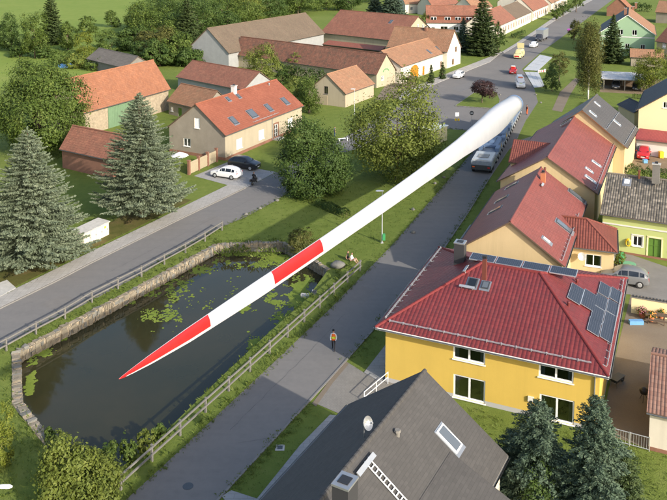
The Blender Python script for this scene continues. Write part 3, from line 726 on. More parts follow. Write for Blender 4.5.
        def capline(a, b):
            a, b = Vector(a), Vector(b); d = (b-a); ln = d.length; d.normalize(); sd = d.cross(Vector((0,0,1))).normalized(); up = sd.cross(d)
            k = 0; step = .45
            nseg = max(1, int(ln/step))
            for j in range(nseg):
                q0 = a+d*(ln*j/nseg); q1 = a+d*(ln*(j+1)/nseg); r0_, r1_ = cr, cr*1.12
                ra = [q0+(sd*math.cos(t)+up*math.sin(t))*r0_-up*.05 for t in np.linspace(0, math.pi, 6)]; rb = [q1+(sd*math.cos(t)+up*math.sin(t))*r1_-up*.05 for t in np.linspace(0, math.pi, 6)]
                for k in range(5): mb.poly([ra[k], ra[k+1], rb[k+1], rb[k]][::-1], 0, [(0,.05),(0.1,.05),(.1,.3),(0,.3)])
        if s.kind == 'gable': capline((0, W/2, s.zr), (L, W/2, s.zr))
        elif s.kind == 'hip':
            x0, x1 = s.ridge; capline((x0, W/2, s.zr), (x1, W/2, s.zr))
            for c, e in (((0,0),x0),((0,W),x0),((L,0),x1),((L,W),x1)): capline((*c, s.ze), (e, W/2, s.zr))
        elif s.kind == 'halfhip':
            x1 = s.ridge[1]; capline((0, W/2, s.zr), (x1, W/2, s.zr)); capline((L,0,s.ze), (x1, W/2, s.zr)); capline((L,W,s.ze), (x1, W/2, s.zr))
        if mb.v: mb.build('ridge_cap', capm, ro)
        if s.gut:
            mb = MB(); ev = [((0,-.07),(L,-.07))] + ([((0,W+.07),(L,W+.07))] if s.kind != 'shed' else [])
            if s.kind in ('hip',): ev += [((-.07,0),(-.07,W)), ((L+.07,0),(L+.07,W))]
            if s.kind == 'halfhip': ev += [((L+.07,0),(L+.07,W))]
            for (a, b) in ev:
                a3, b3 = Vector((*a, s.ze-.05)), Vector((*b, s.ze-.05)); d = (b3-a3).normalized(); sd = Vector((-d.y, d.x, 0))
                for k, t in enumerate(np.linspace(math.pi, 2*math.pi, 6)[:-1]):
                    t2 = t+math.pi/5; f = lambda q, tt: q+sd*(.075*math.cos(tt))+Vector((0,0,.075*math.sin(tt)))
                    mb.poly([f(a3, t), f(b3, t), f(b3, t2), f(a3, t2)]); mb.poly([f(a3, t2)*1, f(b3, t2), f(b3, t), f(a3, t)])
            mb.build('gutter', 'zinc', ro)
        for name, m_, mats in getattr(s, 'later', []): m_.build(name, mats, ro)
        if not walls: return s
        mb = MB()
        for face in ('front', 'right', 'back', 'left'):
            p0, u, n = s.faceframe(face); ln = s.flen(face); hs = s.holes[face]
            hip_end = s.kind == 'hip' or (s.kind == 'halfhip' and face == 'right')
            gable = face in ('left', 'right') and not hip_end and s.kind != 'shed'
            def top(x):
                pt = p0+u*x
                if s.kind == 'hip' or hip_end: return s.ze+.3-th
                return s.zroof(min(max(pt.y, 0), W))-th+.01
            ztop = max(top(0), top(ln/2), top(ln))+.01
            xs = sorted({0, ln, ln/2, *[h[0] for h in hs], *[h[2] for h in hs]}); zs = sorted({s.z0, ztop, *[min(h[1], ztop) for h in hs], *[min(h[3], ztop) for h in hs]} | ({.35} if s.plinth else set()))
            for i in range(len(xs)-1):
                for j in range(len(zs)-1):
                    x0, x1, z0, z1 = xs[i], xs[i+1], zs[j], zs[j+1]
                    if x1-x0 < 1e-4 or z1-z0 < 1e-4: continue
                    xm, zm = (x0+x1)/2, (z0+z1)/2
                    if any(h[0] < xm < h[2] and h[1] < zm < h[3] for h in hs): continue
                    pg = [(x0,z0),(x1,z0),(x1,z1),(x0,z1)]
                    if gable:
                        zl, zm2, zr_ = top(0), top(ln/2), top(ln)
                        k1 = (zm2-zl)/(ln/2); k2 = (zr_-zm2)/(ln/2)
                        pg = clip(pg, (-k1, 1), zl); pg = clip(pg, (-k2, 1), zm2-k2*ln/2) if pg else pg
                    else:
                        za, zb = top(0), top(ln); k1 = (zb-za)/ln; pg = clip(pg, (-k1, 1), za)
                    if len(pg) < 3: continue
                    mb.poly([p0+u*x+Vector((0,0,z)) for x, z in pg], 1 if (s.plinth and z1 <= .351) else (2 if face in s.fm else 0))
            for h in hs:
                x0, z0, x1, z1 = h
                L3 = lambda x, z, d: p0+u*x+Vector((0,0,z))-n*d
                for (a, b) in (((x0,z0),(x1,z0)),((x1,z0),(x1,z1)),((x1,z1),(x0,z1)),((x0,z1),(x0,z0))):
                    mb.poly([L3(*b, 0), L3(*a, 0), L3(*a, .14), L3(*b, .14)], 0)
        fl = MB(); fl.box((og+.05, oe+.05, .02), (L-og-.05, W-oe-.05, .09)); fl.build('floor', 'timber_dark', s.root)
        s.wallobj = mb.build('wall', [s.wall, s.plinth or s.wall, (list(s.fm.values()) or [s.wall])[0]], s.root)
        return s
    def facebox(s, name, face, x0, x1, z0, z1, d, mat, parent=None, d0=.0):
        p0, u, n = s.faceframe(face); mb = MB()
        T = Matrix(((u.x, n.x, 0, p0.x), (u.y, n.y, 0, p0.y), (0, 0, 1, 0), (0,0,0,1)))
        mb.box((x0, d0+.003, z0), (x1, d, z1), 0, T); return mb.build(name, mat, parent or s.root)
    def at(s, x, y, z=0): return s.M @ Vector((x, y, z))

# ---- B2 the yellow house with the hipped red roof
A2 = G(375,327,4.5); B2 = G(609,377,4.5); D2 = G(634,279,4.5)
L2 = (B2-A2).length; W2 = (D2-B2).length
yh = House('yellow_house', 'bright yellow house with wide red hipped roof and solar panels beside the street', (375,327), (609,377), None, 4.5, 'yellow_plaster', 'roof_red', .62, .62, 'plinth', L=None, W=W2, zr=7.3, kind='hip', ridge=(W2*.36, L2-W2*.36), th=.2, verge='white_frame', cap='roof_cap')
yh.win('front', 469, 355, 2.35, 1.02, fw=.11); yh.win('front', 556, 373, 2.35, 1.02, fw=.11)
yh.win('front', 469, 394, 2.35, 1.75, fw=.11); yh.win('front', 556.5, 412, 2.35, 1.75, fw=.11)
yh.win('right', 612, 390, 1.2, 1.2, at=(9, 1.6)); yh.win('left', 0, 0, 1.2, 1.3, at=(5, 1.6)); yh.win('left', 0, 0, 1.2, 1.3, at=(11, 1.6)); yh.win('back', 0, 0, 2, 1.3, at=(5, 1.6))
yh.skylight('front', 472.5, 283, .75, .95, 'car_glass'); yh.skylight('front', 485.5, 285.5, .6, .8)
yh.chimney('left', 460, 262, .85, .85, 1.7, 'roof_black', flue=True)
yh.chimney('back', 484.5, 269, .3, .3, .75, 'roof_tile_red', top=False)
# chimney steps
for px, py, sd in ((467,289,'front'),(467,271,'left'),(459.5,288,'front')):
    q = yh.roofpix(sd, px, py); P, u, v, n = yh.frame(sd); T = Matrix(((u.x, v.x, n.x, q.x), (u.y, v.y, n.y, q.y), (u.z, v.z, n.z, q.z), (0,0,0,1)))
    mb = MB(); mb.box((-.6, -.12, .22), (.6, .12, .26), 0, T); mb.box((-.45, -.02, 0), (-.4, .02, .22), 0, T); mb.box((.4, -.02, 0), (.45, .02, .22), 0, T)
    if px > 460: yh.parts('roof_step', mb, ['galvanised'])
for px, py in ((577,283),(568.5,306)): yh.pipe('right', px, py, .28, .1, 'roof_red')
# snow guards along the eaves
def snowguard(h, side, off, x0, x1):
    P, u, v, n = h.frame(side); T = Matrix(((u.x, v.x, n.x, P.x), (u.y, v.y, n.y, P.y), (u.z, v.z, n.z, P.z), (0,0,0,1))); mb = MB()
    for zz in (.12, .2): mb.tube(T @ Vector((x0, off, zz)), T @ Vector((x1, off, zz)), .022, .022, 6)
    x = x0
    while x < x1:
        mb.box((x-.02, off-.03, 0), (x+.02, off+.03, .24), 0, T); mb.box((x-.03, off, .0), (x+.03, off+.25, .03), 0, T); x += 1.05
    h.parts('snow_guard', mb, ['galvanised'])
snowguard(yh, 'front', .75, .9, yh.L-1.2); snowguard(yh, 'left', .6, 1.0, yh.W-.9); snowguard(yh, 'right', .3, 1.0, yh.W-1.0)
# solar modules on the right slope: corner pixels of the array, 2 x 4 and 2 single ones
def solar(h, side, px, py, wu, lv, parent=None, lift=.12, tilt=0):
    q = h.roofpix(side, px, py); P, u, v, n = h.frame(side)
    T = Matrix(((u.x, v.x, n.x, q.x), (u.y, v.y, n.y, q.y), (u.z, v.z, n.z, q.z), (0,0,0,1))) @ Matrix.Rotation(tilt, 4, 'X'); mb = MB()
    mb.box((-wu/2, -lv/2, lift-.04), (wu/2, lv/2, lift), 1, T)
    P4 = [T @ Vector(p) for p in ((-wu/2+.03, -lv/2+.03, lift+.004), (wu/2-.03, -lv/2+.03, lift+.004), (wu/2-.03, lv/2-.03, lift+.004), (-wu/2+.03, lv/2-.03, lift+.004))]
    mb.poly(P4, 0, [(0.08,0.08),(wu,0.08),(wu,lv),(0.08,lv)])
    h.parts('solar_panel', mb, ['solar', 'alu'])
# right array: corners TL(600,282) TR(622,292) BR(612,344) BL(585.5,330)
def bil(c, s_, t_): return tuple((c[0][k]*(1-s_)+c[1][k]*s_)*(1-t_)+(c[3][k]*(1-s_)+c[2][k]*s_)*t_ for k in (0, 1))
arr = ((600,282),(622.5,292.5),(611.5,344),(585.5,330))
q0 = yh.roofpix('right', *arr[0]); q1 = yh.roofpix('right', *arr[1]); q3 = yh.roofpix('right', *arr[3])
P_, u_, v_, n_ = yh.frame('right')
e1 = abs((q1-q0).dot(v_)); e2 = abs((q3-q0).dot(u_))
for i in range(2):
    for j in range(4):
        px, py = bil(arr, (i+.5)/2, (j+.5)/4); solar(yh, 'right', px, py, e2/4-.04, e1/2-.04)
arr2 = ((571.5,284),(598,297),(592,311),(566,299))
qa = [yh.roofpix('right', *p) for p in arr2]
for i in range(2):
    px, py = bil(arr2, (i+.5)/2, .5); solar(yh, 'right', px, py, abs((qa[3]-qa[0]).dot(u_))-.06, abs((qa[1]-qa[0]).dot(v_))/2-.04)
# thermal collectors on a rack behind the ridge
for k in range(4):
    q = Vector((yh.ridge[0]-1.2+k*2.15, yh.W/2+1.15, yh.zr-.25)); mb = MB(); T = Matrix.Translation(q) @ Matrix.Rotation(R(2), 4, 'X')
    mb.box((0, -.6, .1), (2.05, .7, .18), 1, T); mb.poly([T @ Vector(p) for p in ((.05,-.55,.185),(2.0,-.55,.185),(2.0,.65,.185),(.05,.65,.185))], 0, [(0,0),(2,0),(2,2),(0,2)])
    for x in (.2, 1.8): mb.box((x, .5, -.5), (x+.06, .58, .1), 1, T)
    yh.parts('solar_panel', mb, ['solar', 'alu'])
yh.finish()
# downpipes, wall box, side door canopy
for face, x in (('front', yh.L-1.55), ('front', .18)):
    p0, u, n = yh.faceframe(face); mb = MB(); a = p0+u*x+n*.08; mb.tube(a+Vector((0,0,.1)), a+Vector((0,0,4.0)), .05, .05, 8); mb.tube(a+Vector((0,0,4.0)), a+n*.6+Vector((0,0,4.42)), .05, .05, 8)
    if x > 1: mb.build('downpipe', 'zinc', yh.root)
x, z = yh.facepix('front', 531, 399); yh.facebox('wall_box', 'front', x-.2, x+.2, z-.15, z+.2, .14, 'box_grey')

# ---- B1 the dark house in the foreground
dk = House('dark_roofed_house', 'grey shingle roofed house with ladder and chimney on its roof', (348.6,404), (270,490), (414,367), 4.0, 'warm_white', 'roof_dark', .4, .2, L=17, W=10.4, zr=7.75, verge='timber_grey')
dk.skylight('front' if False else ('back' if dk.flip else 'back'), 449, 439, .9, 1.5, 'skyglass', 'white_frame')
dk.pipe('back', 397.5, 435, .2, .13, 'timber_grey')
dk.chimney('front', 345, 497, .95, .8, .7, 'roof_black', flue=True)
# cross roof of shallower pitch on the right slope
P, u, v, n = dk.frame('back'); T = Matrix(((u.x, v.x, n.x, P.x), (u.y, v.y, n.y, P.y), (u.z, v.z, n.z, P.z), (0,0,0,1))); Ti = T.inverted()
q = Ti @ dk.roofpix('back', 450, 452); sgn = 1 if (Ti @ dk.roofpix('back', 425, 490)).x > q.x else -1
mb = MB(); xs0, xs1 = q.x, (dk.L if sgn > 0 else 0.0); top = q.y
if xs0 > xs1: xs0, xs1 = xs1, xs0
c = [T @ Vector(p) for p in ((xs0, -1.0, .75), (xs1, -1.0, .75), (xs1, top, .03), (xs0, top, .03))]
mb.poly(c, 0, [(xs0, -1), (xs1, -1), (xs1, top), (xs0, top)]); lo = [p-Vector((0,0,.16)) for p in c]; mb.poly(lo[::-1], 1)
for k in range(4): mb.poly([c[k], lo[k], lo[(k+1) % 4], c[(k+1) % 4]], 1)
dk.parts('lower_roof', mb, ['roof_dark', 'timber_grey'])
# ladder, walkway, dish
def on_roof_T(h, side, px, py):
    q = h.roofpix(side, px, py); P, u, v, n = h.frame(side)
    return Matrix(((u.x, v.x, n.x, q.x), (u.y, v.y, n.y, q.y), (u.z, v.z, n.z, q.z), (0,0,0,1)))
T = on_roof_T(dk, 'back', 368, 463.5); mb = MB()
for sx in (-.2, .2): mb.box((sx-.025, -4.6, .07), (sx+.025, .2, .11), 0, T)
for k in range(17): mb.box((-.2, -4.5+k*.28, .075), (.2, -4.44+k*.28, .105), 0, T)
dk.parts('roof_ladder', mb, ['white_paint'])
T = on_roof_T(dk, 'back', 364, 467); mb = MB(); mb.box((-.9, -.13, .22), (.9, .13, .27), 0, T); mb.box((-.8, -.03, 0), (-.74, .03, .22), 0, T); mb.box((.74, -.03, 0), (.8, .03, .22), 0, T); dk.parts('roof_step', mb, ['galvanised'])
q = dk.roofpix('front', 364, 437); mb = MB(); mb.tube((q.x, q.y, q.z-.2), (q.x, q.y, q.z+.75), .035, .035, 8)
dl = dk.Mi.to_3x3() @ Vector((.75, -.6, .45)).normalized(); c0 = Vector((q.x, q.y, q.z+.75)); e1 = dl.orthogonal().normalized(); e2 = dl.cross(e1)
rings = [[c0+dl*(.05+.25*r*r)+(e1*math.cos(t)+e2*math.sin(t))*(r*.36) for t in np.linspace(0, 2*math.pi, 19)[:-1]] for r in (.02, .35, .7, 1.0)]
rings += [[p-dl*.02 for p in r] for r in rings[::-1]]
mb.loft(rings, 0, False); mb.tube(c0, c0+dl*.55, .015, .015, 6); mb.tube(c0+dl*.5, c0+dl*.62, .05, .05, 8); dk.parts('satellite_dish', mb, ['zinc'])
dk.win('left', 0, 0, 1.0, 1.2, at=(4.5, 1.7)); dk.win('right', 0, 0, 1.0, 1.2, at=(4.5, 1.7)); dk.win('right', 0, 0, 1.0, 1.1, at=(4.7, 4.8)); dk.win('front', 0, 0, 1.0, 1.2, at=(3, 1.7)); dk.win('front', 0, 0, 1.0, 1.2, at=(8, 1.7))
dk.finish()

# ---- B3 the row along the street
ra = House('gabled_house', 'peach gabled house with maroon metal-tile roof beside the yellow house', (455,249.5), (489.5,200), (509.6,221.6), 3.8, 'peach_plaster', 'roof_maroon', .35, .3, endx=3.4)
for px, py, w_, l_ in ((576.7,196,1.0,2.1),(564,226.5,1.05,1.9)): ra.skylight('back', px, py, w_, l_)
ra.skylight('back', 546.4, 240.5, .6, .9, 'white_frame', 'zinc')
for px, py in ((495.4,210),(502,199),(512,185.5)): ra.skylight('front', px, py, .8, 1.5)
ra.chimney('back', 543, 181, .5, .5, .9, 'terracotta', top=False)
T = on_roof_T(ra, 'back', 541.5, 186); mb = MB(); mb.box((-.5, -.12, .2), (.5, .12, .25), 0, T); ra.parts('roof_step', mb, ['galvanised'])
for px, py in ((543,174),(545,170)): ra.pipe('back', px, py, .2, .1, 'roof_tile_red')
snowguard(ra, 'back', .5, 6 if False else .6, ra.L-5)
ra.win('right', 0, 0, 1, 1.2, at=(3, 1.7)); ra.win('front', 0, 0, 1, 1.3, at=(5, 1.7)); ra.win('front', 0, 0, 1, 1.3, at=(11, 1.7))
ra.finish()
rb = House('gabled_house', 'taller maroon-roofed house adjoining the peach gabled house, with a red tiled dormer', (497,181), (538,130), (547,157), 4.5, 'peach_plaster', 'roof_maroon', .35, .3)
for px, py, w_, l_ in ((596,163.5,.8,1.5),(588.8,170,.7,1.2),(590,179,.8,1.7)): rb.skylight('back', px, py, w_*.8, l_*.75, 'skyglass', 'white_frame')
snowguard(rb, 'back', .4, .6, rb.L-.6)
rb.win('front', 0, 0, 1, 1.3, at=(8, 1.7)); rb.win('front', 0, 0, 1, 1.3, at=(14, 1.7)); rb.win('front', 0, 0, 1, 1.3, at=(20, 1.7))
rb.finish()
# cross-gable dormer on the street slope: ridge runs out over the eave
zd = 7.5; Lp = rb.Mi @ G(513.6,139,zd); yat = lambda z_: (z_-rb.ze)/(rb.zr-rb.ze)*rb.W/2
near = 1 if (rb.Mi @ G(505,175,5)).x > Lp.x else -1; hw_ = 3.0; ed = zd-2.2; yo = Lp.y
ridge_o, ridge_i = Vector((Lp.x, yo, zd)), Vector((Lp.x, yat(zd), zd)); mb = MB()
for sd in (near, -near):
    eo, ei = Vector((Lp.x+sd*hw_, yo, ed)), Vector((Lp.x+sd*hw_, yat(ed), ed)); P = [eo, ridge_o, ridge_i, ei]; vd = (ridge_o-eo).normalized()
    uv = [(p.y+2, (p-eo).dot(vd)) for p in P]
    if (P[1]-P[0]).cross(P[2]-P[1]).z < 0: P, uv = P[::-1], uv[::-1]
    mb.poly(P, 0, uv); lo = [p-Vector((0, 0, .14)) for p in P]; mb.poly(lo[::-1], 1)
    for k in range(4): mb.poly([P[k], lo[k], lo[(k+1) % 4], P[(k+1) % 4]], 1)
dr = mb.build('dormer', ['roof_tile_red', 'timber_dark'], rb.root)
mb = MB(); yi = yo+.25; a_, b_, c_ = Vector((Lp.x-hw_+.25, yi, ed)), Vector((Lp.x+hw_-.25, yi, ed)), Vector((Lp.x, yi, zd-.2)); mb.poly([a_, b_, c_]); mb.poly([c_, b_, a_]) if False else None
dz = Vector((0, 0, 2.6)); mb.poly([a_-dz, b_-dz, b_, a_])
for q in (a_, b_): q2 = Vector((q.x, yat(ed)+.4, ed)); mb.poly([q-dz, q, q2, q2-dz])
mb.build('dormer_wall', 'peach_plaster', dr)
an = House('house_annex', 'small peach annex with ribbed red hipped roof beside the lime green house', (556,245), (617.5,252.5), None, 3.0, 'peach_plaster', 'roof_tile_red', .35, .3, W=6.6, zr=4.9, kind='halfhip', ridge=(0, 5.0), cat='annex')
an.ridge = (0, an.L-3.0); an.slopes()
an.win('front', 593.5, 257, 1.5, 1.2, z=1.75); an.win('right', 0, 0, 1, 1.2, at=(3, 1.7)); an.finish()
x, z = an.facepix('front', 581, 256); p0, u, n = an.faceframe('front'); q = p0+u*x+n*.35; q.z = 2.1
mb = MB(); dl = Vector((.3, -.8, .45)).normalized(); e1 = dl.orthogonal().normalized(); e2 = dl.cross(e1)
rings = [[q+dl*(.05+.25*r*r)+(e1*math.cos(t)+e2*math.sin(t))*(r*.4) for t in np.linspace(0, 2*math.pi, 17)[:-1]] for r in (.02, .5, 1.0)]; rings += [[p-dl*.02 for p in r] for r in rings[::-1]]
mb.loft(rings, 0, False); mb.tube(q, q-n*.35, .02, .02, 6); mb.build('satellite_dish', 'lamp_grey', an.root)
rc = House('gabled_house', 'house with grey-brown metal-tile roof at the far end of the row', (627,148), (638.4,128.4), (582,110), 4.5, 'peach_plaster', 'roof_slate_metal', .35, .3, verge='brown_frame')
for px, py, w_, l_ in ((616.5,122.5,.9,1.4),(592.5,113.5,.8,1.3),(597,104,.7,1.1)): rc.skylight('front', px, py, w_*.8, l_*.85, 'skyglass', 'white_frame')
snowguard(rc, 'front', 3.6, .4, rc.L-.4); snowguard(rc, 'front', .5, .4, rc.L-.4)
rc.skylight('back', 566, 122, .8, 1.4)
rc.win('left' if rc.flip else 'left', 0, 0, 1, 1.2, at=(2.4, 3)); rc.finish()

# ---- B5 lime green house
lg = House('lime_green_house', 'lime green house with mottled old tile roof and arched green door', (600,213.5), (690,226.5), (607,172.6), 4.1, 'lime_plaster', 'roof_mottled', .3, .25)
lg.win('front', 637.3, 246, .95, 1.1, z=1.6); lg.win('front', 654.5, 250, 1.25, 2.15, 'green_door', 'green_door', door=True, z=1.08, bar=1)
lg.win('front', 0, 0, .95, 1.1, at=(lg.L-1.6, 1.6))
lg.skylight('front', 627, 182, .7, .8, 'white_frame', 'zinc'); lg.pipe('front', 639, 178, .8, .12, 'terracotta')
lg.chimney('back', 656, 176, .75, .55, 1.3, 'timber_grey')
lg.finish()
lg.facebox('cornice', 'front', 0, lg.L-.5, 3.0, 3.14, .06, 'white_plaster'); lg.facebox('plinth', 'front', 0, lg.L-.5, 0, .22, .04, 'brick')
x, z = lg.facepix('front', 637.3, 246)
for (a, b, c0, d) in ((x-.62, x-.5, 1.0, 2.25), (x+.5, x+.62, 1.0, 2.25), (x-.62, x+.62, 2.2, 2.32)): lg.facebox('window_surround', 'front', a, b, c0, d, .035, 'white_plaster')
x, z = lg.facepix('front', 654.5, 250)
for (a, b, c0, d) in ((x-.78, x-.64, .22, 2.3), (x+.64, x+.78, .22, 2.3), (x-.78, x+.78, 2.2, 2.36)): lg.facebox('door_surround', 'front', a, b, c0, d, .05, 'pale_yellow')

# ---- B6 pale house, B11 red sheet roof, B7 carport, B8 green house, B9
ph = House('pale_house', 'pale yellow gabled house with black roof beside the carport', (636,110), (648,82), (685,84), 5, 'pale_yellow', 'roof_black', .4, .3, L=18)
ph.win('right' if ph.flip else 'left', 666, 105, .9, 1.0); ph.win('right' if ph.flip else 'left', 0, 0, 1, 1.2, at=(8, 1.7)); ph.finish()
mb = MB(); 
lo_ = House('lean_to', 'low black-tiled lean-to beside the pale yellow house', (617,104), (634,112.5), None, 2.5, 'peach_plaster', 'roof_black', .2, .2, W=4.5, zr=3.6, kind='gable', cat='shed', L=None); lo_.finish()
rs = House('red_shed', 'low shed with flat red sheet roof beside the earth yard', (634.5,139), (667,142.8), None, 2.4, 'white_plaster', 'roof_redsheet', .3, .3, W=5.0, zr=3.0, kind='shed', cat='shed', L=10); rs.finish()
# carport: posts and sheet roof
a, b = G(604,78.5,2.4), G(648,80.5,2.4); u = (b-a); u.z = 0; Lc = u.length; ca = math.atan2(u.y, u.x)
cp = empty('carport', (a.x, a.y, 0), ca, 'timber carport with pale corrugated roof sheltering two cars', 'carport')
mb = MB()
Pc = [(-.5,-.3,2.35),(Lc+.3,-.3,2.35),(Lc+.3,6.2,3.0),(-.5,6.2,3.0)]
mb.poly(Pc, 0, [(0,0),(Lc,0),(Lc,6.5),(0,6.5)]); mb.poly([(x, y, z-.12) for x, y, z in Pc][::-1], 1)
for k in range(4):
    p, q = Pc[k], Pc[(k+1) % 4]; mb.poly([p, (p[0],p[1],p[2]-.12), (q[0],q[1],q[2]-.12), q], 1)
mb.build('roof', ['roof_sheet', 'timber_grey'], cp)
for x in (0, Lc*.48, Lc-.2):
    for y in (0, 5.8):
        mb = MB(); mb.box((x-.12, y-.12, 0), (x+.12, y+.12, 2.25+y*.095)); mb.build('post', 'timber_grey', cp)
mb = MB(); mb.box((-.3, 5.9, 0), (Lc, 6.0, 2.6)); mb.build('back_wall', 'timber_dark', cp)
gh = House('green_house', 'sage green gabled house with black roof on one slope beyond the carport', (598.4,33), (609,5), (627.8,14.7), 6, 'green_plaster', 'roof_black', .35, .3, L=24, verge='white_frame')
gf = 'right' if gh.flip else 'left'
for px, py in ((620.5,32),(634.5,32.5)): gh.win(gf, px, py, 1.25, 1.45, mull=1)
for px, py in ((627.3,46),(642.8,47)): gh.win(gf, px, py, 1.15, 1.35, mull=1)
gh.chimney('back', 625.5, 12, .7, .7, 1.1, 'brick'); gh.chimney('back', 633, 10, .7, .7, 1.1, 'brick'); gh.chimney('back', 636, 6, .7, .7, 1.1, 'brick')
gh.pl['back'] = gh.pl['back']; gh.finish()
gx0 = gh.flen(gf); gh.facebox('string_course', gf, 0, gx0, 5.1, 5.35, .05, 'white_plaster')
# its other slope is red tile: an own skin just above
mb = MB(); P = [Vector(p)+Vector((0,0,.05)) for p in gh.pl['back']]; p0, u, v, n = gh.frame('back'); mb.poly(P, 0, [((p-p0).dot(u), (p-p0).dot(v)) for p in P]); mb.build('tile_skin', 'roof_rust', gh.roofobj)
g2 = House('tan_house', 'tan walled house with orange tile roof adjoining the green house', (655,41), (700,48), None, 5.2, 'peach_plaster', 'roof_brick', .3, .3, W=9, zr=9.0, L=13)
g2.win('front', 664, 45.5, 1.1, 1.3); g2.finish()
g3 = House('tiled_shed', 'low shed with orange-brown tile roof in front of the green house', (630,57), (652,58), None, 2.4, 'beige_plaster', 'roof_rust', .3, .3, W=5, zr=4.2, L=8, cat='shed'); g3.finish()
g4 = House('far_house', 'orange roofed house beyond the green house, behind the hedge', (655,12), (690,14), None, 4, 'beige_plaster', 'roof_rust', .3, .3, W=10, zr=8, L=16); g4.finish()
g5 = House('far_house', 'house with orange roof facing the far street opposite the row of cottages', (606,8), (622,-6), None, 3.2, 'brick', 'roof_orange', .3, .3, W=-9, zr=7.5, L=13); g5.finish()
# ---- B10 white garage bottom right
wg = House('white_garage', 'small white garage with red tile roof at the gravel yard', (646.6,412), None, None, 2.7, 'warm_white', 'roof_old', .2, .2, W=9.0, zr=4.5, L=7, ang=-24, cat='garage', kind='gable'); wg.roofm = 'roof_worn'
wg.finish(); wg.facebox('plinth', 'front', 0, wg.L-.4, 0, .25, .04, 'brick')

# ---- left side: cream house and barns
cr = House('cream_house', 'beige house with bright orange roof, skylights and white shutters behind the parked cars', (225.7,135.6), (304,105.6), (195,104), 3.9, 'cream_plaster', 'roof_bright', .3, .25)
cr.fm = {}
for px, py in ((239.5,145),(261.5,136),(290.5,123)): cr.win('front', px, py, 1.6, 1.5, 'white', 'shutter', mull=0, z=1.75)
cr.win('front', 276, 133, 1.15, 2.2, 'white', 'glass_painted_reflection', door=True, z=1.35, bar=2)
lf = 'left' if not cr.flip else 'right'
cr.win(lf, 197, 123, 1.0, 1.6, 'white', 'shutter', mull=0); cr.win(lf, 187, 142.5, 1.35, 1.25, 'white', 'glass_painted_reflection', mull=1, z=1.9)
for px, py, w_, l_ in ((233.5,120.5,1.2,1.5),(252,113.5,1.7,1.6),(268.5,107.5,1.1,1.5),(285,101,1.2,1.5)): cr.skylight('front', px, py, w_, l_)
for px, py in ((228,99),(238.5,96)): cr.skylight('front', px, py, .7, .8)
cr.pipe('front', 269, 85, .25, .12)
cr.chimney('back', 234, 92, .7, .7, 1.0, 'white_plaster')
snowguard(cr, 'front', .4, 8, cr.L-8)
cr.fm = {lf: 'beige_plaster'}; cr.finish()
for f_, k in (('front', cr.flen('front')), (lf, cr.flen(lf))): cr.facebox('plinth', f_, 0, k, 0, .45, .05, 'brick')
x, z = cr.facepix('front', 276, 133)
for (a, b, c0, d) in ((x-.8, x-.6, .45, 2.7), (x+.6, x+.8, .45, 2.7), (x-.8, x+.8, 2.5, 2.75)): cr.facebox('door_surround', 'front', a, b, c0, d, .05, 'brick')
cr.facebox('door_step', 'front', x-.9, x+.9, 0, .25, 1.1, 'concrete', d0=.06)
p0, u, n = cr.faceframe('front'); mb = MB(); a = p0+u*(x-1.2)+n*.07; mb.tube(a+Vector((0,0,.1)), a+Vector((0,0,3.7)), .05, .05, 6); mb.build('downpipe', 'zinc', cr.root)

bo = House('tile_barn', 'old barn with big orange tile roof and green board doors behind the spruces', (84,113), (171,89), (64.5,79), 4, 'fieldstone', 'roof_orange', .4, .3, cat='barn')
x, z = bo.facepix('front', 108, 116); bo.finish()
bo.facebox('barn_door', 'front', x, x+7.5, 0, 3.7, .1, 'green_boards')
for k in range(18): bo.facebox('batten', 'front', x+.2+k*.41, x+.25+k*.41, .05, 3.65, .125, 'green_boards', d0=.1)
b14 = House('brick_shed', 'small brown brick shed with worn red tile roof between the spruces', (59,149), (105,159), (72.4,125), 2.8, 'brick', 'roof_brick', .3, .25, cat='shed', endx=1.5); b14.finish()
b15 = House('long_shed', 'long shed with rusty red tile roof and cream gable behind the beige house', (243,90), (175.6,76.7), (260,71.5), 3, 'weathered_boards', 'roof_brick', .35, .3, cat='shed')
b15.finish()
b16 = House('low_outbuilding', 'low outbuilding with rust-orange tile roof between the barn and the beige house', (166.5,101), (196,108), (181,83), 2.5, 'beige_plaster', 'roof_rust', .3, .25, cat='outbuilding', endx=2)
b16.win('front', 180, 112, 1.1, 1.6, 'green_door', 'green_door', door=True, z=.9); b16.win('front', 172, 109, .8, .8); b16.finish()
b17 = House('grey_shed', 'low shed with grey sheet roof among the shrubs by the meadow', (86,58.5), (125,68), (99,47.6), 2.5, 'timber_grey', 'roof_grey', .3, .25, cat='shed'); b17.finish()
b18 = House('great_barn', 'great barn with long brown tile roof and pale boarded gable', (229,53.3), (318,35), (207,28), 4, 'weathered_boards', 'roof_brown', .4, .3, cat='barn', endx=4)
b18.finish()
b19 = House('long_stable', 'long low stable with mossy red-brown tile roof and cream gable', (376.5,74.7), (230,54), (387,53.7), 3, 'cream_plaster', 'roof_old', .35, .25, cat='stable')
b19.win('right' if b19.flip else 'left', 0, 0, .9, .9, at=(2.2, 1.9)); b19.finish()
